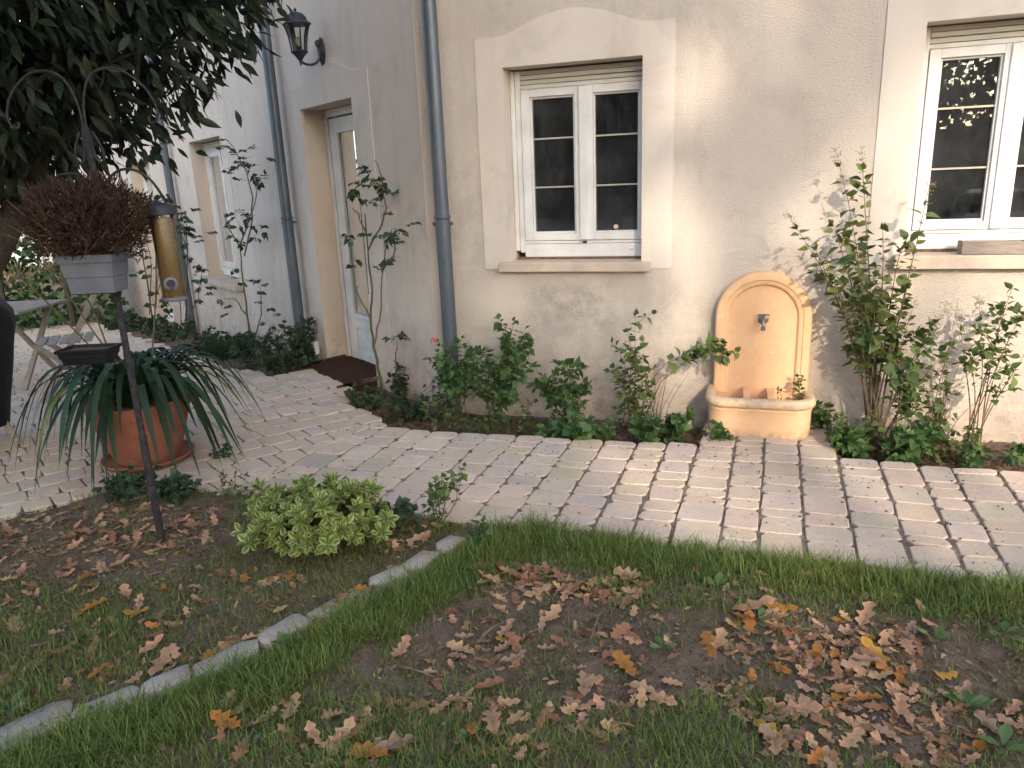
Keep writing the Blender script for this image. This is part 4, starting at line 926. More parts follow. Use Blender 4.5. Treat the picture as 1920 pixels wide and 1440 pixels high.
# bird feeder
fx, fy = px_ + 0.232, arm_y - 0.02
bf = thing('bird_feeder', (fx, fy, 1.05), 'tube bird feeder full of yellow seed hanging from the curved hook', 'bird feeder')
m = MB(); m.lathe([(0.044, 0.0), (0.046, 0.004), (0.046, 0.335), (0.044, 0.34)], (fx, fy, 1.085), 20, capb=False, capt=False); m.build('clear_tube', 'clear_plastic', bf, True)
m = MB(); m.lathe([(0.0435, 0.006), (0.0435, 0.31), (0.03, 0.325), (0.004, 0.328)], (fx, fy, 1.085), 20); m.build('seed_fill', 'seed_mix', bf, True)
m = MB(); m.lathe([(0.052, 0.335), (0.056, 0.337), (0.056, 0.352), (0.050, 0.368), (0.034, 0.380), (0.006, 0.384)], (fx, fy, 1.085), 20); m.build('cap', 'dark_plastic', bf, True)
m = MB(); m.lathe([(0.040, -0.010), (0.049, -0.006), (0.049, 0.008)], (fx, fy, 1.085), 20); m.build('base', 'grey_plastic', bf, True)
nf = nrm(np.array([-fx, -fy, 0])); sf = np.cross(nf, ZZ); cpt = np.array([fx, fy, 1.15]) + nf * 0.042 + sf * 0.006
m = MB(); m.lathe([(0.026, 0), (0.027, 0.006), (0.017, 0.012), (0.016, 0.002)], cpt, 16, sf, ZZ, nf); m.build('feeding_port', 'grey_plastic', bf, True)
m = MB(); m.lathe([(0.001, 0.003), (0.016, 0.004)], cpt, 16, sf, ZZ, nf); m.build('port_opening', 'dark_plastic', bf)
m = MB(); m.tube([cpt - ZZ * 0.02, cpt - ZZ * 0.025 + nf * 0.055], 0.003, 6); m.build('perch', 'dark_plastic', bf)
for s_ in (-1, 1): m = MB(); m.tube([np.array([fx + s_ * 0.030, fy, 1.455]), np.array([fx + s_ * 0.022, fy, 1.475]), np.array([fx, fy, 1.478])], 0.0013, 5); m.build('wire_handle', 'rust_iron', bf)
# planters on the stand
def planter(cx, cy, z0, w0, w1, d0, d1, h, mat, label, lip=0.03):
    t = thing('planter', (cx, cy, z0), label, 'planter'); m = MB()
    def ringb(wx, wy, z): return [np.array([cx + a * wx / 2, cy + b * wy / 2, z]) for a, b in ((-1, -1), (1, -1), (1, 1), (-1, 1))]
    zl = z0 + h - lip; R0 = [ringb(w0, d0, z0), ringb(w0 + (w1 - w0) * 0.45, d0 + (d1 - d0) * 0.45, z0 + h * 0.42), ringb(w0 + (w1 - w0) * 0.45 + 0.006, d0 + (d1 - d0) * 0.45 + 0.006, z0 + h * 0.43), ringb(w1, d1, zl)]
    V = [p for r in R0 for p in r]; m.add(V, [(i * 4 + j, i * 4 + (j + 1) % 4, (i + 1) * 4 + (j + 1) % 4, (i + 1) * 4 + j) for i in range(3) for j in range(4)] + [(3, 2, 1, 0)]); m.build('body', mat, t, bevel=0.004)
    m = MB(); R1 = [ringb(w1 + 0.012, d1 + 0.012, zl), ringb(w1 + 0.016, d1 + 0.016, z0 + h), ringb(w1 - 0.01, d1 - 0.01, z0 + h), ringb(w1 - 0.016, d1 - 0.016, zl)]
    m.add([p for r in R1 for p in r], [(i * 4 + j, i * 4 + (j + 1) % 4, ((i + 1) % 4) * 4 + (j + 1) % 4, ((i + 1) % 4) * 4 + j) for i in range(4) for j in range(4)]); m.build('rim', mat, t, bevel=0.002)
    m = MB(); m.add(ringb(w1 - 0.012, d1 - 0.012, zl + 0.002), [(0, 1, 2, 3)]); m.build('potting_soil', 'soil', t)
    return t
planter(px_ - 0.022, py_ - 0.075, 1.135, 0.172, 0.20, 0.11, 0.13, 0.150, 'grey_plastic', 'grey plastic window-box planter holding the dried brown shrub')
planter(px_ - 0.145, py_ - 0.02, 0.836, 0.17, 0.20, 0.10, 0.12, 0.065, 'black_cover', 'low black planter above the strap-leaved plant', 0.014)
# dried shrub
ds = thing('dried_shrub', (px_ - 0.045, py_ - 0.085, 1.28), 'dried brown heather-like ball in the grey planter', 'plant')
dc = np.array([px_ - 0.03, py_ - 0.05, 1.41]); dr = np.array([0.238, 0.20, 0.155])
m = MB()
for i in range(46):
    q = nrm(rv()); q[2] = abs(q[2]) * 0.9 - 0.25; tip = dc + nrm(q) * dr * random.uniform(0.85, 1.25); m.tube(curve((px_ - 0.045 + random.gauss(0, 0.03), py_ - 0.085 + random.gauss(0, 0.02), 1.27), tip, (0, 0, -0.02), 6, 0.01), [0.003, 0.0026, 0.0022, 0.0018, 0.0014, 0.001], 4)
m.build('twigs', 'stem_brown', ds, True, kind='stuff')
n = 10000; q = rng.normal(0, 1, (n, 3)); q /= np.linalg.norm(q, axis=1, keepdims=True); P = dc + q * dr * (rng.random((n, 1)) ** 0.33) * (1 + 0.10 * np.sin(q[:, :1] * 7 + q[:, 2:] * 5 + 1) + 0.08 * np.sin(q[:, 1:2] * 9 + q[:, :1] * 12) + 0.05 * rng.normal(0, 1, (n, 1))); P = P[(P[:, 2] > 1.275) | (np.abs(P[:, 0] - dc[0]) > 0.10)]; n = len(P)
d = q[:n] * 0.5 + rng.normal(0, 0.55, (n, 3)) + np.array([0, 0, 0.55]); d = (P - dc) / dr * 0.6 + rng.normal(0, 0.45, (n, 3)) + np.array([0, 0, 0.5]); d /= np.linalg.norm(d, axis=1, keepdims=True)
x = np.cross(d, rng.normal(0, 1, (n, 3))); x /= np.linalg.norm(x, axis=1, keepdims=True); z = np.cross(x, d); sz = rng.uniform(0.018, 0.042, n); M = np.stack([x * (sz * 0.30)[:, None], d * sz[:, None], z * sz[:, None]], 2)
t = rng.random((n, 1)); tree_rest('foliage', ds, P, M, np.array((0.050, 0.030, 0.022)) * (1 - t) + np.array((0.125, 0.070, 0.047)) * t, 'dry_leaf', 'dia')

# terracotta pot with strap leaves
pc = np.array([-2.15, 4.08, 0.0])
sa = thing('pot_saucer', pc, 'round terracotta saucer under the big flower pot', 'saucer')
m = MB(); m.lathe([(0.215, 0.004), (0.235, 0.012), (0.252, 0.036), (0.250, 0.042), (0.240, 0.040), (0.228, 0.020), (0.02, 0.016)], pc, 40, capt=True); m.build('dish', 'terracotta', sa, True)
pot = thing('flower_pot', pc + ZZ * 0.017, 'large terracotta flower pot on a saucer', 'flower pot')
m = MB(); m.lathe([(0.165, 0.018), (0.175, 0.03), (0.215, 0.14), (0.245, 0.24), (0.257, 0.30), (0.259, 0.315)], pc, 40, capt=False); m.build('body', 'terracotta', pot, True)
m = MB(); m.lathe([(0.259, 0.315), (0.272, 0.318), (0.278, 0.335), (0.276, 0.372), (0.268, 0.380), (0.250, 0.378), (0.246, 0.33)], pc, 40, capb=False, capt=False); m.build('rim', 'terracotta', pot, True)
m = MB(); m.lathe([(0.002, 0.352), (0.12, 0.350), (0.247, 0.345)], pc, 24, capb=False, capt=False); m.build('potting_soil', 'soil', pot)
ag = thing('strap_leaf_plant', pc + ZZ * 0.35, 'dark green plant with long arching strap leaves in the terracotta pot', 'plant')
def strap(p0, a, reach, rise, wid, drop, tint):
    d = np.array([math.cos(a), math.sin(a), 0]); n_ = 12; V, T, C = [], [], []; side = np.array([-d[1], d[0], 0]); bend = random.gauss(0, 0.06)
    for i in range(n_):
        t = i / (n_ - 1); c = p0 + d * reach * t + side * bend * t * t + ZZ * (rise * 4 * t * (1 - t) * 0.9 - drop * t * t * t); wd = wid * (0.75 + 0.5 * math.sin(math.pi * min(1, t * 1.1))) * (1 if t < 0.85 else (1 - t) / 0.15 * 0.95 + 0.05)
        V += [c - side * wd / 2 + ZZ * wd * 0.18, c, c + side * wd / 2 + ZZ * wd * 0.18]
    for i in range(n_ - 1):
        for j in (0, 1): a_ = i * 3 + j; T += [(a_, a_ + 1, a_ + 4), (a_, a_ + 4, a_ + 3)]
    return np.array(V), np.array(T), np.tile(tint, (len(V), 1))
for i in range(120):
    a = random.uniform(0, 6.283); r0_ = random.uniform(0.0, 0.13); p0 = pc + np.array([math.cos(a) * r0_, math.sin(a) * r0_, 0.35]); young = random.random() < 0.25
    tint = np.array((0.022, 0.044, 0.022)) * random.uniform(0.7, 1.7) * np.array([1, random.uniform(0.95, 1.1), 1])
    if random.random() < 0.05: tint = np.array((0.16, 0.18, 0.03))
    V, T, C = strap(p0, a + random.gauss(0, 0.25), random.uniform(0.10, 0.22) if young else random.uniform(0.34, 0.62), random.uniform(0.20, 0.30) if young else random.uniform(0.18, 0.34), random.uniform(0.024, 0.036), -0.1 if young else random.uniform(0.05, 0.38), tint)
    V[:, 2] = np.maximum(V[:, 2], 0.03); link('leaf', arr_mesh('leaf', V - wl(ag), T, C, 'leaf_gloss', True), ag)
for (tx, ty) in ((90, 505), (35, 520), (140, 505), (295, 478)):
    tip = YP(tx, ty, 3.95 + random.uniform(-0.1, 0.2)); m = MB(); m.tube(curve(pc + np.array([random.uniform(-0.08, 0.08), random.uniform(-0.05, 0.05), 0.36]), tip, (0, 0, 0.02), 8, 0.006), [0.005] * 4 + [0.004] * 4, 6); st_ = m.build('flower_stalk', 'stem_green', ag, True)
    if tx > 200: continue
    m = MB()
    for j in range(34):
        e = nrm(rv() + ZZ * 0.5) * random.uniform(0.05, 0.085); m.tube([tip, tip + e], 0.0012, 3); m.lathe([(0.001, -0.008), (0.004, 0), (0.001, 0.012)], tip + e, 4)
    m.build('dry_seed_head', 'dry_straw', st_)

# barbecue under a black cover at the left edge
bc = np.array([-3.40, 4.42, 0.0]); bq = thing('barbecue', bc, 'barbecue under a black fabric cover at the left edge', 'barbecue')
def wob(t, z): return 1 + 0.025 * math.sin(5 * t + z * 3) + 0.015 * math.sin(11 * t + 1 + z * 5)
m = MB(); m.lathe([(0.20, 0.14), (0.235, 0.30), (0.29, 0.50), (0.335, 0.68), (0.355, 0.76), (0.35, 0.84), (0.30, 0.92), (0.20, 0.965), (0.06, 0.985), (0.01, 0.985)], bc, 40, wob=wob); m.build('cover', 'black_cover', bq, True)
for a in (0.2, 2.3, 4.4):
    m = MB(); m.bar(bc + np.array([math.cos(a) * 0.14, math.sin(a) * 0.14, 0.3]), bc + np.array([math.cos(a) * 0.24, math.sin(a) * 0.24, 0.0]), 0.035, 0.035, (0.1, 0.2, 1)); m.build('leg', 'old_wood', bq, bevel=0.004)
m = MB(); c0 = YP(4, 572, 4.12); fwd = nrm(np.array([-bc[0], -bc[1], 0]))
for i, (dx, z, hh_) in enumerate(((-0.035, 0.012, 0.05), (-0.018, 0.006, 0.055), (0.0, 0.0, 0.05), (0.014, -0.008, 0.04))):
    a = math.atan2(c0[1] - bc[1], c0[0] - bc[0]) + dx / 0.33; rr = 0.345 * 1.045
    pz = 0.80 + z; pts_ = [bc + np.array([math.cos(a) * rr, math.sin(a) * rr, pz + hh_ * (k_ - 0.5)]) for k_ in (0, 0.5, 1)]; m.tube(pts_, 0.0045, 4)
m.build('printed_mark', 'yellow_print', bq)

# folding garden table and chairs
def folding_table(c, label):
    t = thing('garden_table', c, label, 'table'); z = 0.70
    for i in range(7): m = MB(); m.box(lambda a, b, e: np.array(c) + np.array([a, b, e]), -0.55, 0.55, -0.36 + i * 0.103, -0.36 + i * 0.103 + 0.095, z, z + 0.022); m.build('slat', 'old_wood', t, bevel=0.004)
    for sx in (-0.4, 0.4):
        for s_ in (-1, 1): m = MB(); m.bar(np.array(c) + np.array([sx, -0.3 * s_, 0]), np.array(c) + np.array([sx + 0.02 * s_, 0.3 * s_, z]), 0.045, 0.025); m.build('leg', 'old_wood', t, bevel=0.004)
    return t
tb = G(40, 690); folding_table((-4.62, 6.45, float(gz(-4.62, 6.45))), 'weathered wooden garden table behind the barbecue')
def folding_chair(c, rz, label):
    t = thing('folding_chair', c, label, 'chair', 'weathered folding garden chairs'); cs, sn = math.cos(rz), math.sin(rz)
    f = lambda x, y, z: np.array(c) + np.array([x * cs - y * sn, x * sn + y * cs, z])
    for sx in (-0.2, 0.2):
        m = MB(); m.bar(f(sx, -0.24, 0), f(sx, 0.30, 0.90), 0.022, 0.042); m.build('back_leg', 'old_wood', t, bevel=0.003)
        m = MB(); m.bar(f(sx * 0.86, 0.28, 0), f(sx * 0.86, -0.22, 0.46), 0.022, 0.042); m.build('front_leg', 'old_wood', t, bevel=0.003)
    for i in range(5): m = MB(); m.box(f, -0.19, 0.19, -0.22 + i * 0.082, -0.22 + i * 0.082 + 0.066, 0.45, 0.467); m.build('seat_slat', 'old_wood', t, bevel=0.003)
    for i in range(3):
        zz_ = 0.62 + i * 0.10; yy = 0.30 * zz_ / 0.9 * 1.2 - 0.24 + 0.19; m = MB(); yb = -0.24 + 0.54 * zz_ / 0.90; m.box(f, -0.21, 0.21, yb + 0.012, yb + 0.028, zz_, zz_ + 0.055); m.build('back_slat', 'old_wood', t, bevel=0.003)
    m = MB(); m.box(f, -0.2, 0.2, 0.16, 0.185, 0.12, 0.15); m.build('stretcher', 'old_wood', t)
    return t
folding_chair((-3.55, 5.85, float(gz(-3.55, 5.85))), R_(-65), 'weathered folding wooden chair just behind the strap-leaved plant')
folding_chair((-5.45, 7.35, float(gz(-5.45, 7.35))), R_(25), 'weathered folding chair on the far side of the table')

# ================================================================== PLANTS ALONG THE WALLS
BZ = -0.06
def RB(px, py, v): p = RP(px, py, v); return np.array([p[0], p[1], BZ])
def rstems(base, tips, bow=0.04):
    out = []
    for x, y, v in tips:
        tip = RP(x, y, v); b0 = base + np.array([random.gauss(0, 0.03), random.gauss(0, 0.03), 0]); side = dR * ((tip - base) @ dR)
        out.append(curve(b0, tip, -side * 0.18 + nR * random.uniform(-0.02, bow), 9, 0.012))
    return out
def wallplant(px, v, tips, label, **kw):
    b = W(float(RP(px, 780, v) @ dR), v, BZ); return plant(kw.pop('name', 'shrub'), label, kw.pop('cat', 'shrub'), b, rstems(b, tips), **kw)
MIXED = (((0.05, 0.095, 0.03), (0.16, 0.19, 0.05)), ((0.06, 0.11, 0.035), (0.19, 0.21, 0.06)))
wallplant(1640, 0.16, [(1572, 312, 0.20), (1618, 318, 0.16), (1735, 385, 0.20), (1495, 430, 0.28), (1560, 420, 0.22), (1690, 470, 0.2), (1560, 520, 0.3), (1655, 430, 0.26), (1600, 470, 0.34), (1700, 540, 0.28), (1590, 560, 0.16), (1640, 520, 0.32), (1530, 470, 0.14)],
          'tall leafy shrub with wispy seed heads right of the fountain', lsize=(0.060, 0.098), step=0.042, start=0.42, key='mixed', pairs=MIXED, stem_mat='stem_brown', stem_r=0.006, plume=(0, 1, 2, 3, 6), cap=300, side=2, group='shrubs along the sunlit wall')
wallplant(1665, 0.20, [(1755, 605, 0.30), (1785, 650, 0.34), (1705, 600, 0.26), (1725, 690, 0.36), (1790, 740, 0.36), (1690, 670, 0.34), (1760, 720, 0.3), (1735, 640, 0.3)],
          'bushy green shrub of arching stems under the window trough', lsize=(0.054, 0.085), step=0.036, start=0.45, key='green', stem_mat='stem_brown', stem_r=0.005, plume=(0, 2), group='shrubs along the sunlit wall')
wallplant(1830, 0.22, [(1880, 575, 0.26), (1905, 600, 0.3), (1935, 560, 0.3), (1860, 655, 0.3), (1885, 700, 0.34), (1820, 660, 0.3), (1930, 650, 0.34), (1800, 620, 0.2), (1840, 600, 0.2), (1900, 540, 0.2)],
          'twiggy half-bare shrub under the window trough at the edge', lsize=(0.048, 0.075), step=0.05, start=0.66, key='green', stem_mat='stem_brown', stem_r=0.0045, plume=(7, 8), skip=0.1, group='shrubs along the sunlit wall')
def twigs(name, px, v, tips, label):
    b = W(float(RP(px, 780, v) @ dR), v, BZ); t = thing(name, b, label, 'twigs', 'bare twigs in the wall bed')
    for st in rstems(b, tips, 0.02): m = MB(); m.tube(st, [0.0035 - 0.0028 * i / 8 for i in range(9)], 4); m.build('twig', 'stem_brown', t, True)
twigs('bare_twigs', 1760, 0.2, [(1740, 640, 0.2), (1800, 560, 0.15), (1770, 660, 0.25), (1830, 700, 0.25), (1790, 600, 0.2), (1720, 720, 0.3), (1850, 740, 0.3), (1810, 650, 0.15)], 'bare brown twigs between the two shrubs under the trough')
twigs('bare_twigs', 1640, 0.25, [(1600, 690, 0.3), (1660, 640, 0.3), (1690, 690, 0.35), (1620, 640, 0.25), (1580, 720, 0.3), (1680, 740, 0.35)], 'dry brown twigs at the foot of the tall shrub')
twigs('bare_twigs', 1225, 0.22, [(1270, 640, 0.2), (1250, 690, 0.25), (1230, 670, 0.2), (1290, 700, 0.2), (1240, 720, 0.3), (1200, 690, 0.25), (1265, 720, 0.22)], 'thin dry stalks just left of the fountain')
wallplant(1185, 0.20, [(1195, 590, 0.16), (1180, 620, 0.2), (1170, 650, 0.24), (1205, 640, 0.24), (1215, 690, 0.3), (1150, 690, 0.28), (1225, 720, 0.3)],
          'loose green shrub with yellowing leaves left of the fountain', lsize=(0.048, 0.083), step=0.045, start=0.4, key='mixed', pairs=MIXED, stem_mat='stem_brown', group='shrubs along the sunlit wall')
b = W(float(RP(1195, 780, 0.22) @ dR), 0.22, BZ); st1 = [b, RP(1215, 720, 0.24), RP(1250, 680, 0.26), RP(1295, 662, 0.27), RP(1335, 660, 0.28), RP(1362, 668, 0.28)]
st2 = [b, RP(1240, 715, 0.24), RP(1290, 675, 0.26), RP(1330, 650, 0.27), RP(1352, 640, 0.27)]
plant('shrub', 'arching branch with upright leaf pairs reaching across to the fountain', 'shrub', b, [[np.array(p) for p in st1], [np.array(p) for p in st2]], lsize=(0.060, 0.094), step=0.034, start=0.42, key='green', stem_mat='stem_brown', droop=0.15, group='shrubs along the sunlit wall')
wallplant(1060, 0.22, [(1020, 705, 0.26), (1075, 690, 0.26), (1090, 685, 0.3), (1000, 720, 0.3), (1050, 715, 0.34), (1105, 720, 0.3), (1060, 740, 0.38)],
          'rounded green bush below the middle window', lsize=(0.054, 0.088), step=0.034, start=0.45, key='nettle', pairs=NETTLE, side=4, group='shrubs along the sunlit wall')
wallplant(930, 0.22, [(965, 600, 0.2), (985, 615, 0.2), (950, 640, 0.24), (915, 660, 0.26), (975, 650, 0.26), (990, 640, 0.24), (930, 690, 0.3), (955, 710, 0.3), (900, 700, 0.3), (985, 700, 0.3), (960, 740, 0.36)],
          'tallest leafy bush below the middle window', lsize=(0.054, 0.088), step=0.036, start=0.4, key='nettle', pairs=NETTLE, side=4, group='shrubs along the sunlit wall')
fu = wallplant(865, 0.20, [(825, 640, 0.24), (820, 660, 0.3), (870, 650, 0.26), (885, 660, 0.3), (845, 690, 0.34), (875, 700, 0.34), (835, 700, 0.3), (895, 690, 0.24), (860, 670, 0.32)],
          'green bush with a pink flower growing around the corner downpipe', lsize=(0.054, 0.081), step=0.036, start=0.45, key='nettle', pairs=NETTLE, side=4, group='shrubs along the sunlit wall')
k = N('pink_petal'); k.set((0.55, 0.10, 0.14), 0.6, 0.2)
m = MB(); c = RP(812, 632, 0.28)
for i in range(5):
    a = i * 1.257; m.tube([c, c + np.array([math.cos(a) * 0.012, math.sin(a) * 0.012, -0.012]), c + np.array([math.cos(a) * 0.015, math.sin(a) * 0.015, -0.04])], [0.003, 0.007, 0.001], 5)
m.build('flower', 'pink_petal', fu, True)
# low leafy clumps at the front of the bed
def clump(px, py, h, spread, n, label, key='nettle', pairs=NETTLE, ls=(0.05, 0.085), z=BZ, step=0.03, name='leafy_clump', grp='low leafy clumps along the bed edge', skip=0.0, start=0.15, base=None):
    g = G(px, py) if base is None else base; b = np.array([g[0], g[1], z + float(gz(g[0], g[1]))])
    return plant(name, label, 'plant', b, clump_stems(b, n, h, spread), lsize=ls, step=step, start=start, key=key, pairs=pairs, group=grp, stem_r=0.003, skip=skip)
clump(1085, 815, (0.08, 0.17), 0.12, 9, 'bright nettle-like clump hanging over the path edge', ls=(0.06, 0.10))
clump(1030, 808, (0.05, 0.12), 0.08, 6, 'small dark clump beside the nettle-like clump')
clump(1210, 812, (0.08, 0.18), 0.10, 8, 'green clump between nettle-like clump and fountain')
clump(1270, 806, (0.08, 0.16), 0.09, 7, 'broad-leaved clump left of the fountain basin', ls=(0.06, 0.09))
clump(1345, 822, (0.05, 0.13), 0.06, 5, 'small clump against the left corner of the fountain basin', ls=(0.05, 0.075))
clump(1545, 800, (0.08, 0.20), 0.06, 7, 'pale green clump against the right side of the fountain basin', ls=(0.045, 0.065))
clump(1595, 838, (0.10, 0.18), 0.08, 8, 'broad-leaved clump at the corner of the raised paving', ls=(0.06, 0.095))
clump(1705, 850, (0.10, 0.22), 0.13, 12, 'large nettle-like clump spilling onto the path under the trough', ls=(0.06, 0.10))
clump(1750, 800, (0.16, 0.30), 0.14, 10, 'leafy clump behind the large nettle-like clump', ls=(0.05, 0.08))
clump(1830, 860, (0.05, 0.10), 0.08, 6, 'low plants at the foot of the half-bare shrub', ls=(0.04, 0.07))
clump(1905, 850, (0.05, 0.12), 0.09, 6, 'low plants in the bed at the picture edge', ls=(0.04, 0.07))
for i, (u__, v__, hh_, lab) in enumerate(((-1.86, 0.36, 0.20, 'loose weeds right of the corner downpipe foot'), (-1.66, 0.44, 0.12, 'low weeds in front of the pink-flowered bush'), (-1.46, 0.40, 0.16, 'low weeds in front of the tallest bush'), (-1.22, 0.36, 0.18, 'weeds between the tallest and the rounded bush'), (-0.98, 0.30, 0.22, 'weeds behind the nettle-like clump'), (-0.80, 0.42, 0.16, 'weeds at the foot of the yellowing shrub'), (-0.62, 0.24, 0.26, 'weeds among the dry stalks left of the fountain'),
        (0.62, 0.28, 0.24, 'weeds at the foot of the tall seed-head shrub'), (0.80, 0.40, 0.18, 'weeds under the arching green shrub'), (1.00, 0.34, 0.20, 'weeds between the arching and the half-bare shrub'), (1.22, 0.30, 0.18, 'weeds behind the edge plants under the trough'))):
    b__ = W(u__, v__, BZ); plant('bed_weed', lab, 'plant', b__, clump_stems(b__, 9, (hh_ * 0.4, hh_ * 1.15), 0.12), lsize=(0.022, 0.06), step=0.03, start=0.2, key='mixed' if i % 3 == 0 else 'green' if i % 3 == 1 else 'nettle', pairs=MIXED if i % 3 == 0 else GREENS if i % 3 == 1 else NETTLE, group='weeds in the wall bed', stem_r=0.0022, side=1, stem_mat='stem_brown')
fb = W(0.33, 0.15, 0.12); plant('basin_weed', 'small weed growing out of the fountain basin', 'plant', fb, clump_stems(fb, 2, (0.16, 0.24), 0.03), side=0, lsize=(0.035, 0.055), step=0.028, start=0.3, key='nettle', pairs=NETTLE)
fb = W(0.20, 0.16, 0.12); plant('basin_weed', 'tiny weed beside the bar in the fountain basin', 'plant', fb, clump_stems(fb, 2, (0.10, 0.14), 0.03), side=0, lsize=(0.025, 0.04), step=0.025, start=0.4, key='nettle', pairs=NETTLE)
clump(690, 752, (0.06, 0.15), 0.14, 12, 'dark ground cover left of the rose by the door', key='dark', pairs=DARKG, ls=(0.045, 0.075))
clump(765, 772, (0.08, 0.17), 0.14, 12, 'dark green clump right of the rose by the door', key='dark', pairs=DARKG, ls=(0.05, 0.085))
clump(755, 735, (0.12, 0.26), 0.10, 8, 'leafy clump against the wall right of the door', key='dark', pairs=DARKG, ls=(0.045, 0.07))
clump(830, 770, (0.10, 0.22), 0.07, 6, 'thin clump at the foot of the corner downpipe', key='dark', pairs=DARKG, ls=(0.035, 0.055))
# left wall
def LBs(px, w_): s = sof(px, 640, w_); return L(s, w_, float(gz(*L(s, w_, 0)[:2])) + BZ)
def lclump(px, w_, h, spread, n, label, ls=(0.05, 0.085), step=0.035):
    b = LBs(px, w_); return plant('leafy_clump', label, 'plant', b, clump_stems(b, n, h, spread), lsize=ls, step=step, start=0.2, key='dark', pairs=DARKG, group='low leafy clumps along the bed edge', stem_r=0.003, cap=220)
lclump(570, 0.12, (0.20, 0.48), 0.20, 16, 'dark bush around the foot of the downpipe left of the door')
lclump(530, 0.35, (0.10, 0.25), 0.28, 18, 'dark ground cover in front of the downpipe left of the door')
lclump(490, 0.30, (0.12, 0.28), 0.30, 16, 'dark ground cover at the foot of the tall rose')
lclump(430, 0.30, (0.08, 0.20), 0.35, 14, 'low ground cover below the left window sill')
lclump(385, 0.35, (0.10, 0.22), 0.35, 14, 'ground cover beside the distant downpipe')
lclump(320, 0.40, (0.10, 0.22), 0.45, 14, 'ground cover along the far path edge', ls=(0.06, 0.10))
lclump(265, 0.45, (0.10, 0.30), 0.5, 14, 'far ground cover at the glazed door', ls=(0.07, 0.11))
tb_ = LBs(425, 0.38); tuft = thing('grass_tuft', tb_, 'dark tuft of long grass below the left window', 'grass tuft')
n = 900; P = tb_ + np.column_stack([rng.normal(0, 0.16, n), rng.normal(0, 0.16, n), np.zeros(n)]); az = rng.uniform(0, 6.28, n); le = rng.uniform(0.12, 0.26, n); tl_ = rng.uniform(0.1, 0.6, n)
def blades(P, az, ln, tilt, wid, A, bend=1.0):
    d = np.column_stack([np.cos(az) * np.sin(tilt), np.sin(az) * np.sin(tilt), np.cos(tilt)]); x = np.column_stack([-np.sin(az), np.cos(az), np.zeros(len(az))]); z = np.cross(x, d)
    z = np.where((z[:, 2:] < 0), -z, z); M = np.stack([x * wid[:, None], d * ln[:, None], z * (ln * bend)[:, None]], 2); return inst(TPL['blade'], P, M, A, A * 0.75)
V, T, C = blades(P - tb_, az, le, tl_, np.full(n, 0.005), np.array((0.03, 0.06, 0.02)) * rng.uniform(0.7, 1.5, (n, 1))); tag(link('blades', arr_mesh('blades', V, T, C, 'grass'), tuft), kind='stuff')

# roses: canes drawn in front of the left wall, compound leaves
def rose(name, label, w_, canes, leafspots, ls=(0.03, 0.05), cr=0.010, key='rose', pairs=DARKG, dens=1.0):
    P0 = LP(*canes[0][0], w_); b = np.array([P0[0], P0[1], float(gz(P0[0], P0[1])) + BZ]); t = thing(name, b, label, 'rose', 'roses against the shaded wall'); nodes = []
    for ci, cn in enumerate(canes):
        pts = [LP(x, y, w_ + 0.02 * math.sin(i * 1.7 + ci)) for i, (x, y) in enumerate(cn)]
        if ci == 0: pts = [b] + pts[1:]
        fine = []
        for i in range(len(pts) - 1): fine += [pts[i] * (1 - a) + pts[i + 1] * a + 0.004 * rv() * (a > 0) for a in (0, 0.33, 0.66)]
        fine.append(pts[-1]); n = len(fine); r = cr if ci == 0 else cr * 0.6; m = MB(); m.tube(fine, [r * (1 - 0.6 * i / (n - 1)) for i in range(n)], 7)
        for i in range(1, n - 1):
            for q in range(2): e = nrm(np.cross(fine[i + 1] - fine[i], rv())); m.tube([fine[i] + e * r * 0.7, fine[i] + e * (r + 0.009) - ZZ * 0.002], [0.0018, 0.0003], 3)
        m.build('cane', 'stem_green' if ci % 2 == 0 else 'stem_brown', t, True)
    for (x, y, n_, spread) in leafspots:
        for i in range(int(n_ * dens)):
            p = LP(x + random.gauss(0, spread), y + random.gauss(0, spread), w_ + random.gauss(0.02, 0.06)); d = nrm(rv() * np.array([1, 1, 0.5]) - ZZ * 0.2); L_ = random.uniform(0.05, 0.09); sd = nrm(np.cross(d, ZZ))
            m = MB(); m.tube([p - d * 0.02, p + d * L_], 0.0013, 3); m.build('leaf_stalk', 'stem_green', t)
            for q, (f, sdg) in enumerate(((0.35, 1), (0.35, -1), (0.75, 1), (0.75, -1), (1.0, 0))):
                nodes.append((p + d * L_ * f, nrm(d * (0.5 if sdg else 1) + sd * sdg - ZZ * 0.25), ZZ + 0.3 * rv(), random.uniform(*ls), 1.0))
    leaves_on(t, nodes, lv(key, 'ovate', 'leaf', pairs), 300, 'ovate', 'leaf', pairs); return t
rose('rose_bush', 'thorny rose with few leaves right of the white door', 0.14,
     [[(718, 752), (708, 690), (700, 650), (695, 600), (698, 540), (690, 470), (684, 400)], [(701, 650), (712, 600), (716, 520), (722, 470), (735, 430)], [(695, 600), (670, 550), (668, 535)], [(690, 470), (712, 430), (725, 390), (715, 330), (703, 300)], [(716, 510), (738, 480), (742, 430)], [(688, 440), (672, 400), (660, 390)], [(700, 500), (716, 505), (722, 480)]],
     [(702, 310, 3, 8), (690, 340, 4, 12), (722, 335, 2, 10), (718, 372, 4, 10), (735, 440, 5, 14), (720, 450, 3, 10), (740, 485, 2, 8), (660, 490, 2, 8), (690, 375, 2, 10), (672, 350, 3, 10), (655, 440, 2, 6)], ls=(0.041, 0.070), cr=0.012)
rose('rose_cane', 'short bare cane topped by a few leaves right of the door', 0.10, [[(738, 700), (742, 660), (745, 640)]], [(745, 634, 3, 4)], ls=(0.047, 0.074), cr=0.006)
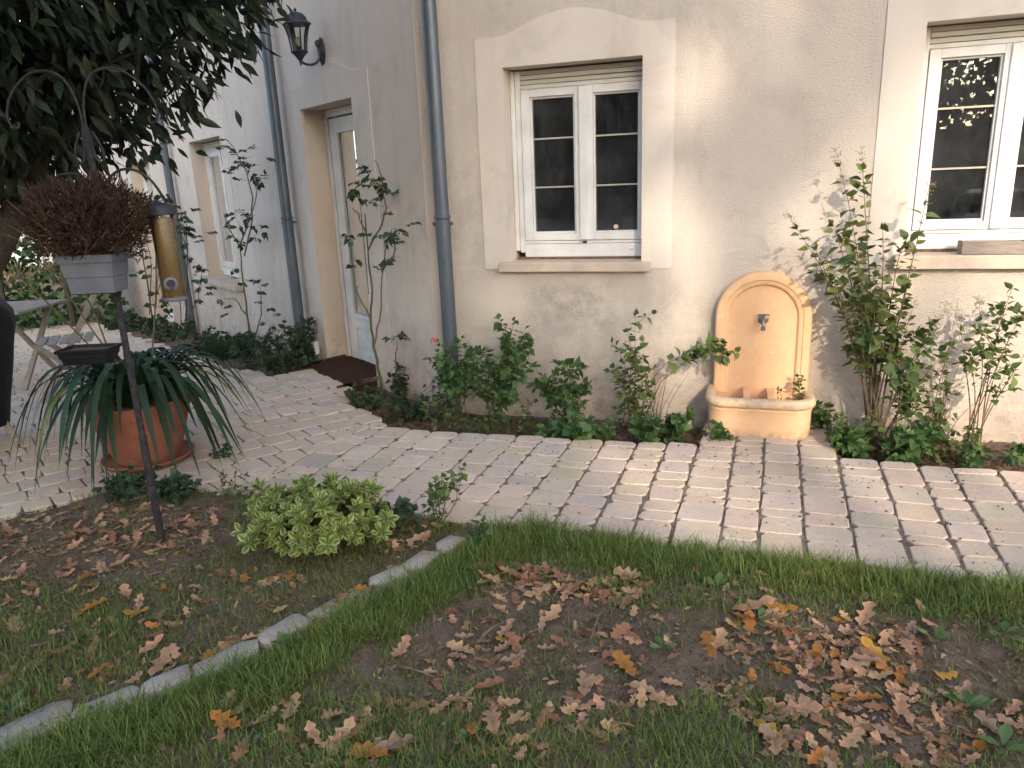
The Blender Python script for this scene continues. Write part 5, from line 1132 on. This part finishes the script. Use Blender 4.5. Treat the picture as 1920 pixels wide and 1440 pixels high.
rose('rose_bush', 'tall rose growing in front of the left window', 0.22,
     [[(472, 650), (463, 590), (455, 520), (450, 465)], [(450, 465), (464, 420), (478, 380), (484, 340)], [(450, 465), (430, 430), (420, 400)], [(458, 480), (470, 430), (474, 370), (462, 320), (440, 280), (425, 262)], [(462, 590), (440, 560), (420, 560)], [(476, 640), (490, 590), (488, 540)]],
     [(425, 265, 4, 8), (445, 300, 9, 14), (468, 300, 7, 12), (484, 335, 4, 8), (440, 420, 9, 14), (465, 415, 6, 14), (455, 520, 4, 10), (478, 425, 4, 10), (425, 575, 3, 9), (485, 560, 5, 12), (495, 600, 4, 12)], ls=(0.041, 0.068), cr=0.013)
rose('climbing_rose', 'thin climbing rose beside the distant downpipe', 0.25,
     [[(345, 610), (350, 540), (352, 470), (350, 420)], [(352, 600), (372, 560), (380, 500)], [(340, 610), (335, 520), (326, 440)], [(352, 470), (340, 440), (338, 400)]],
     [(350, 410, 7, 14), (352, 450, 6, 14), (375, 505, 5, 12), (380, 550, 4, 10), (335, 470, 4, 12), (345, 430, 6, 12)], ls=(0.054, 0.088), cr=0.012)
rose('climbing_rose', 'pale-stemmed climbing rose behind the bird feeder', 0.30,
     [[(285, 590), (275, 520), (262, 450), (255, 400)], [(290, 590), (296, 520), (300, 450), (296, 400)], [(280, 590), (284, 500), (270, 420)], [(292, 560), (310, 500), (318, 430), (300, 385)]],
     [(262, 400, 6, 14), (275, 440, 6, 16), (290, 400, 8, 14), (290, 500, 6, 18), (318, 410, 6, 12), (265, 500, 5, 14), (300, 560, 6, 14), (300, 380, 5, 10)], ls=(0.068, 0.108), cr=0.014)

# ================================================================== LAWN
EDGE = [G(x, y)[:2] for x, y in ((-60, 1425), (0, 1390), (110, 1335), (195, 1320), (300, 1290), (400, 1250), (560, 1180), (680, 1110), (760, 1075), (830, 1030), (885, 1003))]
def edge_off(x, y):
    """signed distance from the edging line: positive on the lawn side"""
    best = np.full(np.shape(x), 9.0); sg = np.ones(np.shape(x))
    for a, b in zip(EDGE[:-1], EDGE[1:]):
        d = b - a; ln = np.linalg.norm(d); d = d / ln; t = np.clip((x - a[0]) * d[0] + (y - a[1]) * d[1], 0, ln); dx = x - a[0] - d[0] * t; dy = y - a[1] - d[1] * t
        r = np.hypot(dx, dy); s_ = np.sign((x - a[0]) * d[1] - (y - a[1]) * d[0]); m_ = r < best; best = np.where(m_, r, best); sg = np.where(m_, s_, sg)
    return best * sg
# edging stones
ed = thing('garden_edging', (EDGE[4][0], EDGE[4][1], 0), 'row of pale stones set diagonally between leaf bed and lawn', 'edging')
ln_ = [0]; 
for a, b in zip(EDGE[:-1], EDGE[1:]): ln_.append(ln_[-1] + np.linalg.norm(b - a))
def ept(t):
    return np.array([np.interp(t, ln_, [e[0] for e in EDGE]), np.interp(t, ln_, [e[1] for e in EDGE])])
t = 0.0
while t < ln_[-1] - 0.08:
    l_ = random.uniform(0.13, 0.30)
    a, b = ept(t + 0.006), ept(min(t + l_ - 0.006, ln_[-1])); d = nrm(b - a); nn = np.array([-d[1], d[0]]); a, b = a + nn * random.gauss(0, 0.010), b + nn * random.gauss(0, 0.006); wd = random.uniform(0.042, 0.064)
    V, T = stone([a - nn * wd, b - nn * wd, b + nn * wd, a + nn * wd], top=random.uniform(0.008, 0.024), thick=0.08, corner=0.03, bev=0.006, jit=0.012)
    c = V.mean(0) * np.array([1, 1, 0]); o = link('stone', arr_mesh('stone', V - c, T, np.tile(np.array([1, 1, 1]) * random.uniform(0.85, 1.1), (len(V), 1)), 'edge_stone', True), ed); o.location = tuple(c - wl(ed)); t += l_

n = 520000
gx_ = rng.uniform(-4.2, 3.4, n); gy_ = rng.uniform(1.15, 3.75, n)
pp = np.column_stack([gx_, gy_, np.zeros(n)]); d_ = pp - CC; zc = d_ @ fw; PX = 960 + F * (d_ @ CR) / zc; PY = 720 - F * (d_ @ CU) / zc
ok = (PX > -150) & (PX < 2070) & (PY < 1560) & ~inpoly(gx_, gy_, PATH) & ~inpoly(gx_, gy_, TERR)
u_, v_ = uv(gx_, gy_); ok &= v_ > 1.62
gx_, gy_, PX, PY, u_, v_ = (q[ok] for q in (gx_, gy_, PX, PY, u_, v_)); n = len(gx_)
eo = edge_off(gx_, gy_); rgt = eo > 0.018; lft = eo < -0.025
vout = np.interp(u_, OUT_U, OUT_V); de = v_ - vout
nz = rough(gx_, gy_, 7.0); nz2 = rough(gy_ + 3, gx_ - 2, 15.0)
dens = np.zeros(n); hgt = np.full(n, 0.03); dry = np.zeros(n)
# lush fringe along the path
fr_ = rgt & (de > -0.02) & (de < 0.30 + 0.06 * nz); dens[fr_] = 0.95; hgt[fr_] = np.where(de[fr_] < 0.2, 0.075, 0.05)
# lush fringe along the edging
fe = rgt & (eo < 0.30 + 0.06 * nz) & (u_ < -0.55); dens[fe] = 0.95; hgt[fe] = np.where(eo[fe] < 0.07, 0.040, 0.078)
base_l = rgt & ~fr_ & ~fe
low = inpoly(PX, PY, [(-100, 1500), (480, 1290), (800, 1330), (1000, 1400), (1250, 1330), (1320, 1300), (1420, 1440), (1400, 1600), (-100, 1600)])
soil_p = inpoly(PX, PY, [(820, 1140), (1000, 1090), (1200, 1150), (1380, 1150), (1800, 1170), (1920, 1240), (1980, 1400), (1700, 1450), (1500, 1300), (1320, 1280), (1180, 1340), (950, 1300), (740, 1240)])
dens[base_l] = np.clip(0.55 + 0.45 * nz[base_l], 0.08, 0.95); hgt[base_l] = 0.038 + 0.015 * nz[base_l]
q = base_l & soil_p; dens[q] = np.clip(0.34 + 0.5 * nz[q] + 0.25 * nz2[q], 0.06, 0.9); dry[q] = 0.60; hgt[q] = 0.034
q = base_l & low; dens[q] = np.clip(0.80 + 0.35 * nz[q], 0.2, 1.0); hgt[q] = 0.046
# short dry mix left of the edging
dens[lft] = np.clip(0.85 + 0.4 * nz[lft], 0.2, 1.0); hgt[lft] = 0.034 + 0.010 * nz2[lft]; dry[lft] = 0.48
q = lft & inpoly(PX, PY, [(-100, 960), (200, 930), (420, 930), (480, 1010), (300, 1090), (100, 1090), (-100, 1060)]); dens[q] = 0.25; dry[q] = 0.5
q = lft & inpoly(PX, PY, [(-100, 1200), (200, 1130), (300, 1250), (0, 1370), (-100, 1400)]); hgt[q] = 0.05; dry[q] = 0.2
keep = rng.random(n) < dens * np.where(fr_ | fe, 0.85, 0.66)
gx_, gy_, hgt, dry, eo, fe, fr_, de = (q[keep] for q in (gx_, gy_, hgt, dry, eo, fe, fr_, de)); n = len(gx_)
P = np.column_stack([gx_, gy_, H(gx_, gy_) - 0.004]); ln = hgt * rng.uniform(0.55, 1.35, n); az = rng.uniform(0, 6.283, n); tilt = np.abs(rng.normal(0.45, 0.28, n))
cl_ = np.clip(0.85 + 0.45 * rough(gx_ + 9, gy_ + 4, 12.0), 0.5, 1.5); ln *= np.where(fe | fr_, 1.15 * cl_, 1.0); tilt = np.where(fe | fr_, np.clip(tilt + 0.15, 0, 1.2), tilt)
isd = rng.random(n) < dry; A = np.where(isd[:, None], np.array((0.24, 0.185, 0.095)) * rng.uniform(0.5, 1.3, (n, 1)), (np.array((0.10, 0.165, 0.042)) + rng.random((n, 1)) * np.array((0.12, 0.13, 0.035))) * rng.uniform(0.75, 1.2, (n, 1)))
hue = (0.5 + 0.5 * rough(gx_ - 5, gy_ + 8, 6.0))[:, None]; A = np.where(isd[:, None], A, A * (1 + hue * np.array((0.35, 0.12, -0.05)))); tilt[isd] = np.clip(tilt[isd] + 0.5, 0, 1.4)
wid = rng.uniform(0.0022, 0.0038, n); V, T, C = blades(P, az, ln, tilt, wid, A, 0.9)
lawn = tag(link('lawn_grass', arr_mesh('lawn_grass', V, T, C, 'grass')), 'green and straw-coloured grass on both sides of the stone edging', 'grass', None, 'stuff')

# ------------------------------------------------------------------ fallen oak leaves
def oak_mesh(seed, col):
    r = random.Random(seed); lobes = r.choice((3, 3, 4)); N_ = 4 * lobes + 1; half = []
    for i in range(N_):
        t = i / (N_ - 1); env = math.sin(math.pi * (0.10 + 0.86 * t ** 0.8)) ** 0.8 * (0.55 + 0.55 * t); lobe = 0.72 + 0.28 * math.cos(2 * math.pi * (t * lobes - 0.45)); half.append((0.345 * env * lobe * r.uniform(0.85, 1.15), t))
    curl, twist, fold = r.uniform(-0.5, 0.9), r.uniform(-0.8, 0.8), r.uniform(-0.3, 0.5)
    def bend(x, y): a = twist * (y - 0.4) * 0.6; return (x * math.cos(a), y - 0.5, 0.04 + curl * 0.35 * (y - 0.5) ** 2 * 2 + fold * abs(x) * 1.1 + x * math.sin(a) + 0.02 * math.sin(9 * y + 7 * x))
    V = []; T = []
    for i, (w_, t) in enumerate(half): V += [bend(-w_, t), bend(0, t), bend(w_ * r.uniform(0.85, 1.1), t)]
    for i in range(N_ - 1):
        for j in (0, 1): a = i * 3 + j; T += [(a, a + 1, a + 4), (a, a + 4, a + 3)]
    b = len(V); V += [bend(-0.012, 0), bend(0.012, 0), (0, -0.62, 0.03)]; T.append((b, b + 1, b + 2)); V = np.array(V)
    V[:, 2] -= V[:, 2].min(); C = np.tile(np.array(col), (len(V), 1)) * rng.uniform(0.88, 1.1, (len(V), 1)); C[1::3] *= 0.86
    return arr_mesh('fallen_leaf', V, np.array(T), C, 'dry_leaf', True)
PAL = {'pink': (0.52, 0.285, 0.17), 'tan': (0.53, 0.325, 0.175), 'brown': (0.33, 0.165, 0.09), 'orange': (0.48, 0.195, 0.05), 'yellow': (0.50, 0.27, 0.05), 'grey': (0.38, 0.235, 0.155)}
OAK = {c: [oak_mesh(i * 31 + len(c) * 7, col) for i in range(14)] for c, col in PAL.items()}
def fall(px, py, size, col, label, group='fallen oak leaves', rot=None, lift=0.0, me=None):
    g = G(px, py); z = float(H(g[0], g[1])) + lift; a = random.uniform(0, 6.28) if rot is None else rot; tx, ty = random.gauss(0, 0.2), random.gauss(0, 0.2)
    M = np.array(Matrix.Rotation(a, 3, 'Z') @ Matrix.Rotation(tx, 3, 'X') @ Matrix.Rotation(ty, 3, 'Y')) * size
    o = put('fallen_leaf', me or random.choice(OAK[col]), None, np.array([g[0], g[1], z]), M); return tag(o, label, 'leaf', group)
SPOTS = [(1445, 1378, .125, 'yellow', 'large yellow oak leaf lying alone near the bottom right'), (1640, 1228, .12, 'yellow', 'orange-yellow oak leaf in the sunlit leaf heap'), (425, 1362, .11, 'orange', 'bright orange oak leaf on dark grass at the lower left'), (432, 1322, .08, 'tan', 'narrow upright tan leaf above the bright orange one'),
         (548, 1332, .11, 'tan', 'pale tan oak leaf standing out on dark grass, lower left'), (303, 1242, .14, 'pink', 'big pinkish oak leaf beside the edging stones'), (1500, 1338, .13, 'pink', 'large pale pink oak leaf beside the yellow one'), (945, 1204, .07, 'yellow', 'small yellow leaf in the middle of the bare soil'),
         (952, 1183, .10, 'pink', 'upright pink oak leaf above the small yellow leaf'), (1412, 1142, .16, 'pink', 'big curled pinkish leaf at the top left of the sunlit heap'), (1462, 1142, .13, 'orange', 'orange oak leaf beside the big curled one'), (1484, 1188, .09, 'orange', 'small orange leaf below the curled pair'), (1625, 1160, .12, 'pink', 'pale oak leaf at the grass edge above the sunlit heap'),
         (1765, 1275, .09, 'yellow', 'orange leaf among weeds at the right'), (1505, 1080, .08, 'tan', 'tan leaf lying in the fresh grass by the path'), (1330, 1210, .12, 'orange', 'brownish orange oak leaf left of the sunlit heap'), (862, 1220, .11, 'tan', 'pair-lobed tan oak leaf on bare soil below the edging'), (755, 1225, .11, 'pink', 'pink forked oak leaf on grass below the edging'),
         (1180, 1085, .13, 'tan', 'pale oak leaf caught in the tall grass by the path'), (1170, 1250, .12, 'orange', 'orange-brown curled leaf in the middle of the lawn'), (925, 1360, .12, 'pink', 'pink oak leaf near the bottom centre'), (885, 1372, .09, 'orange', 'orange leaf with a green sprout near the bottom centre'), (640, 1385, .12, 'tan', 'long tan leaf at the bottom edge of the dark grass'),
         (690, 1420, .13, 'orange', 'orange leaf pile leader at the bottom edge'), (745, 1405, .13, 'grey', 'greyish pink leaf beside the orange leaf at the bottom edge'), (180, 1142, .12, 'orange', 'light orange oak leaf in the dry bed on the left'), (165, 1102, .09, 'yellow', 'yellow-orange leaf above the light orange one, left bed'), (255, 1150, .09, 'yellow', 'yellow leaf in the middle of the left bed'),
         (340, 1040, .09, 'yellow', 'yellow leaf just right of the pole foot'), (145, 955, .10, 'orange', 'orange leaf at the terrace edge on the left'), (1035, 1160, .11, 'tan', 'tan leaf right of the twig on bare soil')]
for s_ in SPOTS: fall(s_[0], s_[1], s_[2], s_[3], s_[4], lift=0.012)
# (poly, count, size, palette, label)
AREAS = [([(895, 1065), (1000, 1060), (1100, 1085), (1240, 1095), (1190, 1135), (1040, 1120), (960, 1135), (905, 1110)], 46, (0.07, 0.12), ('pink', 'pink', 'tan', 'brown'), 'oak leaf heaped against the tall grass by the path'),
         ([(820, 1140), (1000, 1120), (1260, 1140), (1290, 1300), (1150, 1400), (900, 1440), (760, 1330), (800, 1220)], 48, (0.06, 0.105), ('pink', 'tan', 'brown', 'grey', 'tan'), 'dry oak leaf on bare soil in mid-lawn'),
         ([(1390, 1150), (1600, 1150), (1760, 1180), (1760, 1260), (1600, 1290), (1450, 1260), (1340, 1210)], 52, (0.06, 0.11), ('pink', 'tan', 'orange', 'brown', 'grey'), 'dry oak leaf in the sunlit heap on the right'),
         ([(1300, 1260), (1600, 1280), (1800, 1290), (1920, 1330), (1920, 1440), (1500, 1440), (1380, 1360)], 50, (0.06, 0.115), ('pink', 'brown', 'orange', 'grey', 'tan'), 'dry oak leaf among soil and weeds at the lower right'),
         ([(0, 985), (130, 950), (260, 950), (420, 950), (400, 1020), (300, 1060), (150, 1080), (0, 1080)], 64, (0.055, 0.10), ('brown', 'brown', 'pink', 'tan', 'grey'), 'leaf in the dense litter between pole and terrace'),
         ([(0, 1080), (300, 1060), (640, 1080), (560, 1160), (300, 1270), (60, 1300), (0, 1300)], 40, (0.06, 0.11), ('pink', 'brown', 'tan', 'orange'), 'dry leaf scattered over the leaf bed left of the edging'),
         ([(330, 1255), (560, 1160), (790, 1040), (830, 1040), (760, 1095), (600, 1180), (380, 1290)], 24, (0.06, 0.11), ('pink', 'brown', 'orange'), 'dry leaf caught along the diagonal edging stones'),
         ([(700, 960), (830, 985), (800, 1040), (740, 1030), (700, 1000)], 14, (0.06, 0.10), ('pink', 'tan', 'brown'), 'dry leaf between variegated shrub and path corner'),
         ([(380, 1300), (640, 1260), (800, 1330), (740, 1440), (420, 1440)], 12, (0.06, 0.10), ('brown', 'pink'), 'dry leaf on the dark lower-left grass'),
         ([(1250, 1060), (1900, 1110), (1900, 1170), (1300, 1120)], 12, (0.04, 0.07), ('tan', 'brown'), 'dry leaf caught in the grass fringe by the path')]
def inside(poly):
    xs__ = [p[0] for p in poly]; ys__ = [p[1] for p in poly]
    while True:
        x, y = random.uniform(min(xs__), max(xs__)), random.uniform(min(ys__), max(ys__))
        if inpoly(x, y, poly): return x, y
small = []
ADJ = {'pink': 'pinkish', 'tan': 'tan', 'brown': 'dark brown', 'orange': 'orange', 'yellow': 'yellow', 'grey': 'greyish'}
cnt = len(SPOTS)
todo = [(a, i) for a in AREAS for i in range(a[1])]; random.shuffle(todo)
for a, i in todo:
    x, y = inside(a[0]); sz = random.uniform(a[2][0], a[2][1]) * 0.96; c = random.choice(a[3])
    lab = ADJ[c] + (' large ' if sz > 0.96 * (a[2][0] * 0.35 + a[2][1] * 0.65) else ' ') + a[4]; fx_ = (x - min(p[0] for p in a[0])) / (max(p[0] for p in a[0]) - min(p[0] for p in a[0])); lab += (', left end', ', middle', ', right end')[min(2, int(fx_ * 3))]
    if cnt < 300: fall(x, y, sz, c, lab, lift=random.uniform(-0.006, 0.02)); cnt += 1
    else: small.append((x, y, sz, c))
# leaf crumbs, mulch bits on bed and paving: too small to count
def bits(name, label, pts, size, cols, mat='dry_leaf', tpl='dia'):
    nn = len(pts); az = rng.uniform(0, 6.28, nn); d = np.column_stack([np.cos(az), np.sin(az), rng.normal(0, 0.25, nn)]); d /= np.linalg.norm(d, axis=1, keepdims=True); up = np.column_stack([rng.normal(0, 0.35, nn), rng.normal(0, 0.35, nn), np.ones(nn)])
    x = np.cross(d, up); x /= np.linalg.norm(x, axis=1, keepdims=True); z = np.cross(x, d); sz = rng.uniform(size[0], size[1], nn); M = np.stack([x * (sz * rng.uniform(0.4, 1.2, nn))[:, None], d * sz[:, None], z * sz[:, None]], 2)
    A = np.array(cols)[rng.integers(0, len(cols), nn)] * rng.uniform(0.6, 1.2, (nn, 1)); V, T, C = inst(TPL[tpl], pts, M, A); return tag(link(name, arr_mesh(name, V, T, C, mat)), label, 'litter', None, 'stuff')
VV, TT, CL, nn_ = [], [], [], 0
for i in range(900):
    a = random.choices(AREAS, [b[1] for b in AREAS])[0]; x, y = inside(a[0]); sz = random.uniform(0.03, 0.075); me = random.choice(OAK[random.choice(('pink', 'brown', 'brown', 'grey', 'tan'))]); g = G(x, y)
    co = np.empty(len(me.vertices) * 3, np.float32); me.vertices.foreach_get('co', co); tri = np.empty(len(me.polygons) * 3, np.int32); me.polygons.foreach_get('vertices', tri); cc = np.empty(len(me.vertices) * 4, np.float32); me.attributes['col'].data.foreach_get('color', cc)
    M = np.array(Matrix.Rotation(random.uniform(0, 6.28), 3, 'Z') @ Matrix.Rotation(random.gauss(0, 0.4), 3, 'X')) * sz; VV.append(co.reshape(-1, 3) @ M.T + np.array([g[0], g[1], float(H(g[0], g[1])) + random.uniform(0, 0.012)])); TT.append(tri.reshape(-1, 3) + nn_); CL.append(cc.reshape(-1, 4)[:, :3]); nn_ += len(VV[-1])
tag(link('leaf_litter', arr_mesh('leaf_litter', np.concatenate(VV), np.concatenate(TT), np.concatenate(CL), 'dry_leaf', True)), 'small broken oak leaves lying among the larger fallen ones', 'litter', None, 'stuff')
n = 6500; q = np.column_stack([rng.uniform(-2.6, 3.2, n), rng.uniform(0.06, 0.56, n)]); P = np.array([W(a, b, 0) for a, b in q]); P[:, 2] = H(P[:, 0], P[:, 1]) + 0.006
n2 = 3500; q = np.column_stack([rng.uniform(-9, 0, n2), rng.uniform(0.05, 0.70, n2)]); P2 = np.array([L(a, b, 0) for a, b in q]); P2[:, 2] = H(P2[:, 0], P2[:, 1]) + 0.006
bits('bed_litter', 'brown crumbs of leaf and bark covering the beds at the wall', np.concatenate([P, P2]), (0.010, 0.035), [(0.10, 0.065, 0.04), (0.16, 0.10, 0.06), (0.06, 0.04, 0.03), (0.26, 0.15, 0.08)])
n = 900; q = np.column_stack([rng.uniform(-2.5, 2.4, n), 0.55 + 1.2 * rng.random(n) ** 1.6]); P = np.array([W(a, b, 0.004) for a, b in q])
q = np.column_stack([rng.uniform(-7, 0, 900), rng.uniform(0.6, 3.2, 900)]); P2 = np.array([L(a, b, 0) for a, b in q]); P2[:, 2] = gz(P2[:, 0], P2[:, 1]) + 0.004
bits('path_debris', 'dark crumbs of leaf scattered over the paving', np.concatenate([P, P2]), (0.005, 0.020), [(0.07, 0.045, 0.03), (0.14, 0.085, 0.055), (0.05, 0.035, 0.025)])
n = 19000; x = rng.uniform(-3.6, 2.6, n); y = rng.uniform(1.2, 3.7, n); okk = ~inpoly(x, y, PATH) & ~inpoly(x, y, TERR) & (uv(x, y)[1] > 1.9); x, y = x[okk], y[okk]
extra = np.array([[*G(a, b)[:2], 0] for a, b, _, _ in small]).reshape(-1, 3); P = np.concatenate([np.column_stack([x, y, H(x, y) + 0.008]), extra]); P[:, 2] = H(P[:, 0], P[:, 1]) + 0.008
bits('lawn_litter', 'crumbs of dry leaf and straw strewn through the lawn', P, (0.006, 0.030), [(0.30, 0.19, 0.12), (0.20, 0.12, 0.07), (0.36, 0.25, 0.16), (0.12, 0.08, 0.05)])
n = 16000; x = rng.uniform(-3.0, 2.4, n); y = rng.uniform(1.2, 3.6, n); okk = ~inpoly(x, y, PATH) & ~inpoly(x, y, TERR) & (uv(x, y)[1] > 1.95); x, y = x[okk], y[okk]
bits('soil_crumbs', 'crumbs of bare earth between the grass and leaves', np.column_stack([x, y, H(x, y) + 0.003]), (0.004, 0.014), [(0.11, 0.078, 0.058), (0.17, 0.12, 0.09), (0.24, 0.175, 0.13)], 'dry_leaf')
# sticks
for (x0, y0, x1, y1, lab) in ((895, 1208, 940, 1172, 'thin straight twig lying on the bare soil'), (750, 1255, 810, 1280, 'short stick lying at the edge of the dark grass'), (1108, 1205, 1130, 1145, 'pale twig standing among the leaves in mid-lawn'), (838, 1320, 895, 1318, 'pale thick stick near the bottom centre'), (1140, 1362, 1190, 1370, 'pale stick at the bottom right of the middle')):
    a, b = G(x0, y0), G(x1, y1); a[2] = float(H(a[0], a[1])) + 0.012; b[2] = float(H(b[0], b[1])) + 0.02; m = MB(); m.tube(curve(a, b, (0, 0, 0.01), 6, 0.004), [0.004, 0.0038, 0.0035, 0.003, 0.0026, 0.002], 6); o = m.build('twig', 'stem_brown', None, True); tag(o, lab, 'twig', 'twigs on the lawn')

# ------------------------------------------------------------------ weeds and the variegated shrub
def rosette(px, py, n, ls, label, key='weed'):
    g = G(px, py); b = np.array([g[0], g[1], float(H(g[0], g[1])) + 0.006]); t = thing('weed_rosette', b, label, 'weed', 'broad-leaved weeds in the lawn')
    WE = (((0.07, 0.14, 0.04), (0.15, 0.23, 0.08)), ((0.08, 0.15, 0.045), (0.17, 0.25, 0.09))); ms = lv(key, 'spoon', 'leaf', WE)
    for i in range(n):
        a = i * 2.4 + random.gauss(0, 0.3); e = random.uniform(0.15, 0.8); d = np.array([math.cos(a), math.sin(a), e]); sz = random.uniform(*ls) * random.uniform(0.6, 0.95); put('leaf', random.choice(ms), t, b + d * 0.008, basis(d, ZZ, random.gauss(0, 0.25)) * np.array([sz * 1.05, sz, sz])[None])
for args in ((1148, 1105, 5, (0.05, 0.07), 'pale round-leaved weed at the edge of the leaf heap'), (1345, 1100, 4, (0.05, 0.075), 'single pale weed in the grass by the path'), (1420, 1165, 6, (0.05, 0.07), 'fresh green weed beside the curled leaf'), (1245, 1215, 7, (0.04, 0.07), 'weed with pale leaves in mid-lawn'), (1750, 1200, 8, (0.05, 0.075), 'broad-leaved weed right of the sunlit heap'),
             (1810, 1325, 11, (0.05, 0.085), 'large long-leaved weed at the right'), (1880, 1405, 10, (0.05, 0.085), 'dandelion-like weed at the lower right corner'), (1830, 1130, 8, (0.05, 0.08), 'leafy weed at the path edge far right'), (1660, 1310, 4, (0.04, 0.06), 'small pale seedling in the soil at the right'), (885, 1385, 5, (0.03, 0.05), 'tiny seedling next to the orange leaf'), (1880, 1190, 6, (0.05, 0.08), 'greyish weed at the right edge of the lawn'),
             (540, 1215, 7, (0.05, 0.08), 'round-leaved weed growing over the edging stones'), (175, 1345, 8, (0.04, 0.07), 'clover-like weed in front of the lowest edging stones'), (20, 1330, 8, (0.05, 0.08), 'green weed left of the lowest edging stones'), (300, 1160, 6, (0.04, 0.06), 'low weed in the middle of the left bed'), (470, 1405, 4, (0.04, 0.06), 'single round weed leaf in the dark grass')): rosette(*args)
IVY = (((0.03, 0.06, 0.03), (0.06, 0.095, 0.045)), ((0.035, 0.07, 0.035), (0.07, 0.11, 0.05)))
clump(325, 935, (0.06, 0.14), 0.10, 8, 'dark weeds right of the pole foot', key='ivy', pairs=IVY, ls=(0.05, 0.08), z=0.0, grp='weeds at the terrace edge')
clump(250, 935, (0.06, 0.16), 0.13, 10, 'dark weeds in front of the pot saucer', key='ivy', pairs=IVY, ls=(0.05, 0.08), z=0.0, grp='weeds at the terrace edge')
clump(735, 1000, (0.06, 0.14), 0.12, 9, 'green weeds at the right side of the variegated shrub', key='ivy', pairs=IVY, ls=(0.05, 0.08), z=0.0, grp='weeds at the terrace edge')
clump(822, 985, (0.14, 0.24), 0.06, 5, 'upright weed growing at the path edge', key='green', ls=(0.035, 0.06), z=0.0, grp='weeds at the terrace edge', start=0.1)
clump(905, 1030, (0.04, 0.10), 0.06, 5, 'small nettle in the grass at the path corner', key='nettle', ls=(0.04, 0.06), z=0.0, grp='weeds at the terrace edge')
clump(425, 930, (0.04, 0.12), 0.12, 6, 'wispy weeds in the joint of the paving', key='green', ls=(0.02, 0.035), z=0.0, grp='weeds at the terrace edge')
clump(415, 858, (0.03, 0.07), 0.05, 5, 'small weed in a paving joint right of the pot', key='ivy', pairs=IVY, ls=(0.03, 0.05), z=0.0, grp='weeds at the terrace edge')
# variegated shrub
vb = G(590, 1050); vsb = thing('variegated_shrub', (vb[0], vb[1], 0), 'low rounded shrub with cream-edged green leaves at the path', 'shrub')
vc = np.array([vb[0], vb[1] + 0.09, 0.10]); vr = np.array([0.30, 0.20, 0.20]); nodes = []
VAR = (((0.04, 0.095, 0.025), (0.08, 0.15, 0.035)), ((0.34, 0.40, 0.09), (0.64, 0.66, 0.25)))
for i in range(125):
    q = nrm(rv()); q[2] = abs(q[2]) * 1.1 - 0.12; q = nrm(q); c = vc + q * vr * (1 + 0.10 * math.sin(q[0] * 9 + 1) + 0.08 * math.sin(q[2] * 11)) * random.uniform(0.62, 1.06); c[2] = max(c[2], 0.03)
    m = MB(); m.tube(curve(vc + np.array([0, 0, -0.09]) + 0.04 * rv() * np.array([1, 1, 0]), c, (0, 0, 0.01), 5), [0.004, 0.0035, 0.003, 0.0025, 0.002], 5); m.build('stem', 'stem_green', vsb, True)
    ax = nrm(q + ZZ * 0.7 - np.array([0, 0.25, 0])); a_ = nrm(np.cross(ax, (0.3, 0.2, 0.9))); b_ = np.cross(ax, a_)
    for tier, (nl, el, off) in enumerate(((5, 0.15, -0.022), (5, 0.5, -0.008), (4, 1.1, 0.0), (2, 2.5, 0.004))):
        for j in range(nl):
            t = 2 * math.pi * j / nl + tier * 0.6 + random.gauss(0, 0.12); d = nrm(a_ * math.cos(t) + b_ * math.sin(t) + ax * el); nodes.append((c + ax * off, d, ax, random.uniform(0.044, 0.060) * (0.75 if tier == 3 else 1), 1.0))
leaves_on(vsb, nodes, lv('variegated', 'spoon', 'leaf', VAR), 300, 'spoon', 'leaf', VAR)
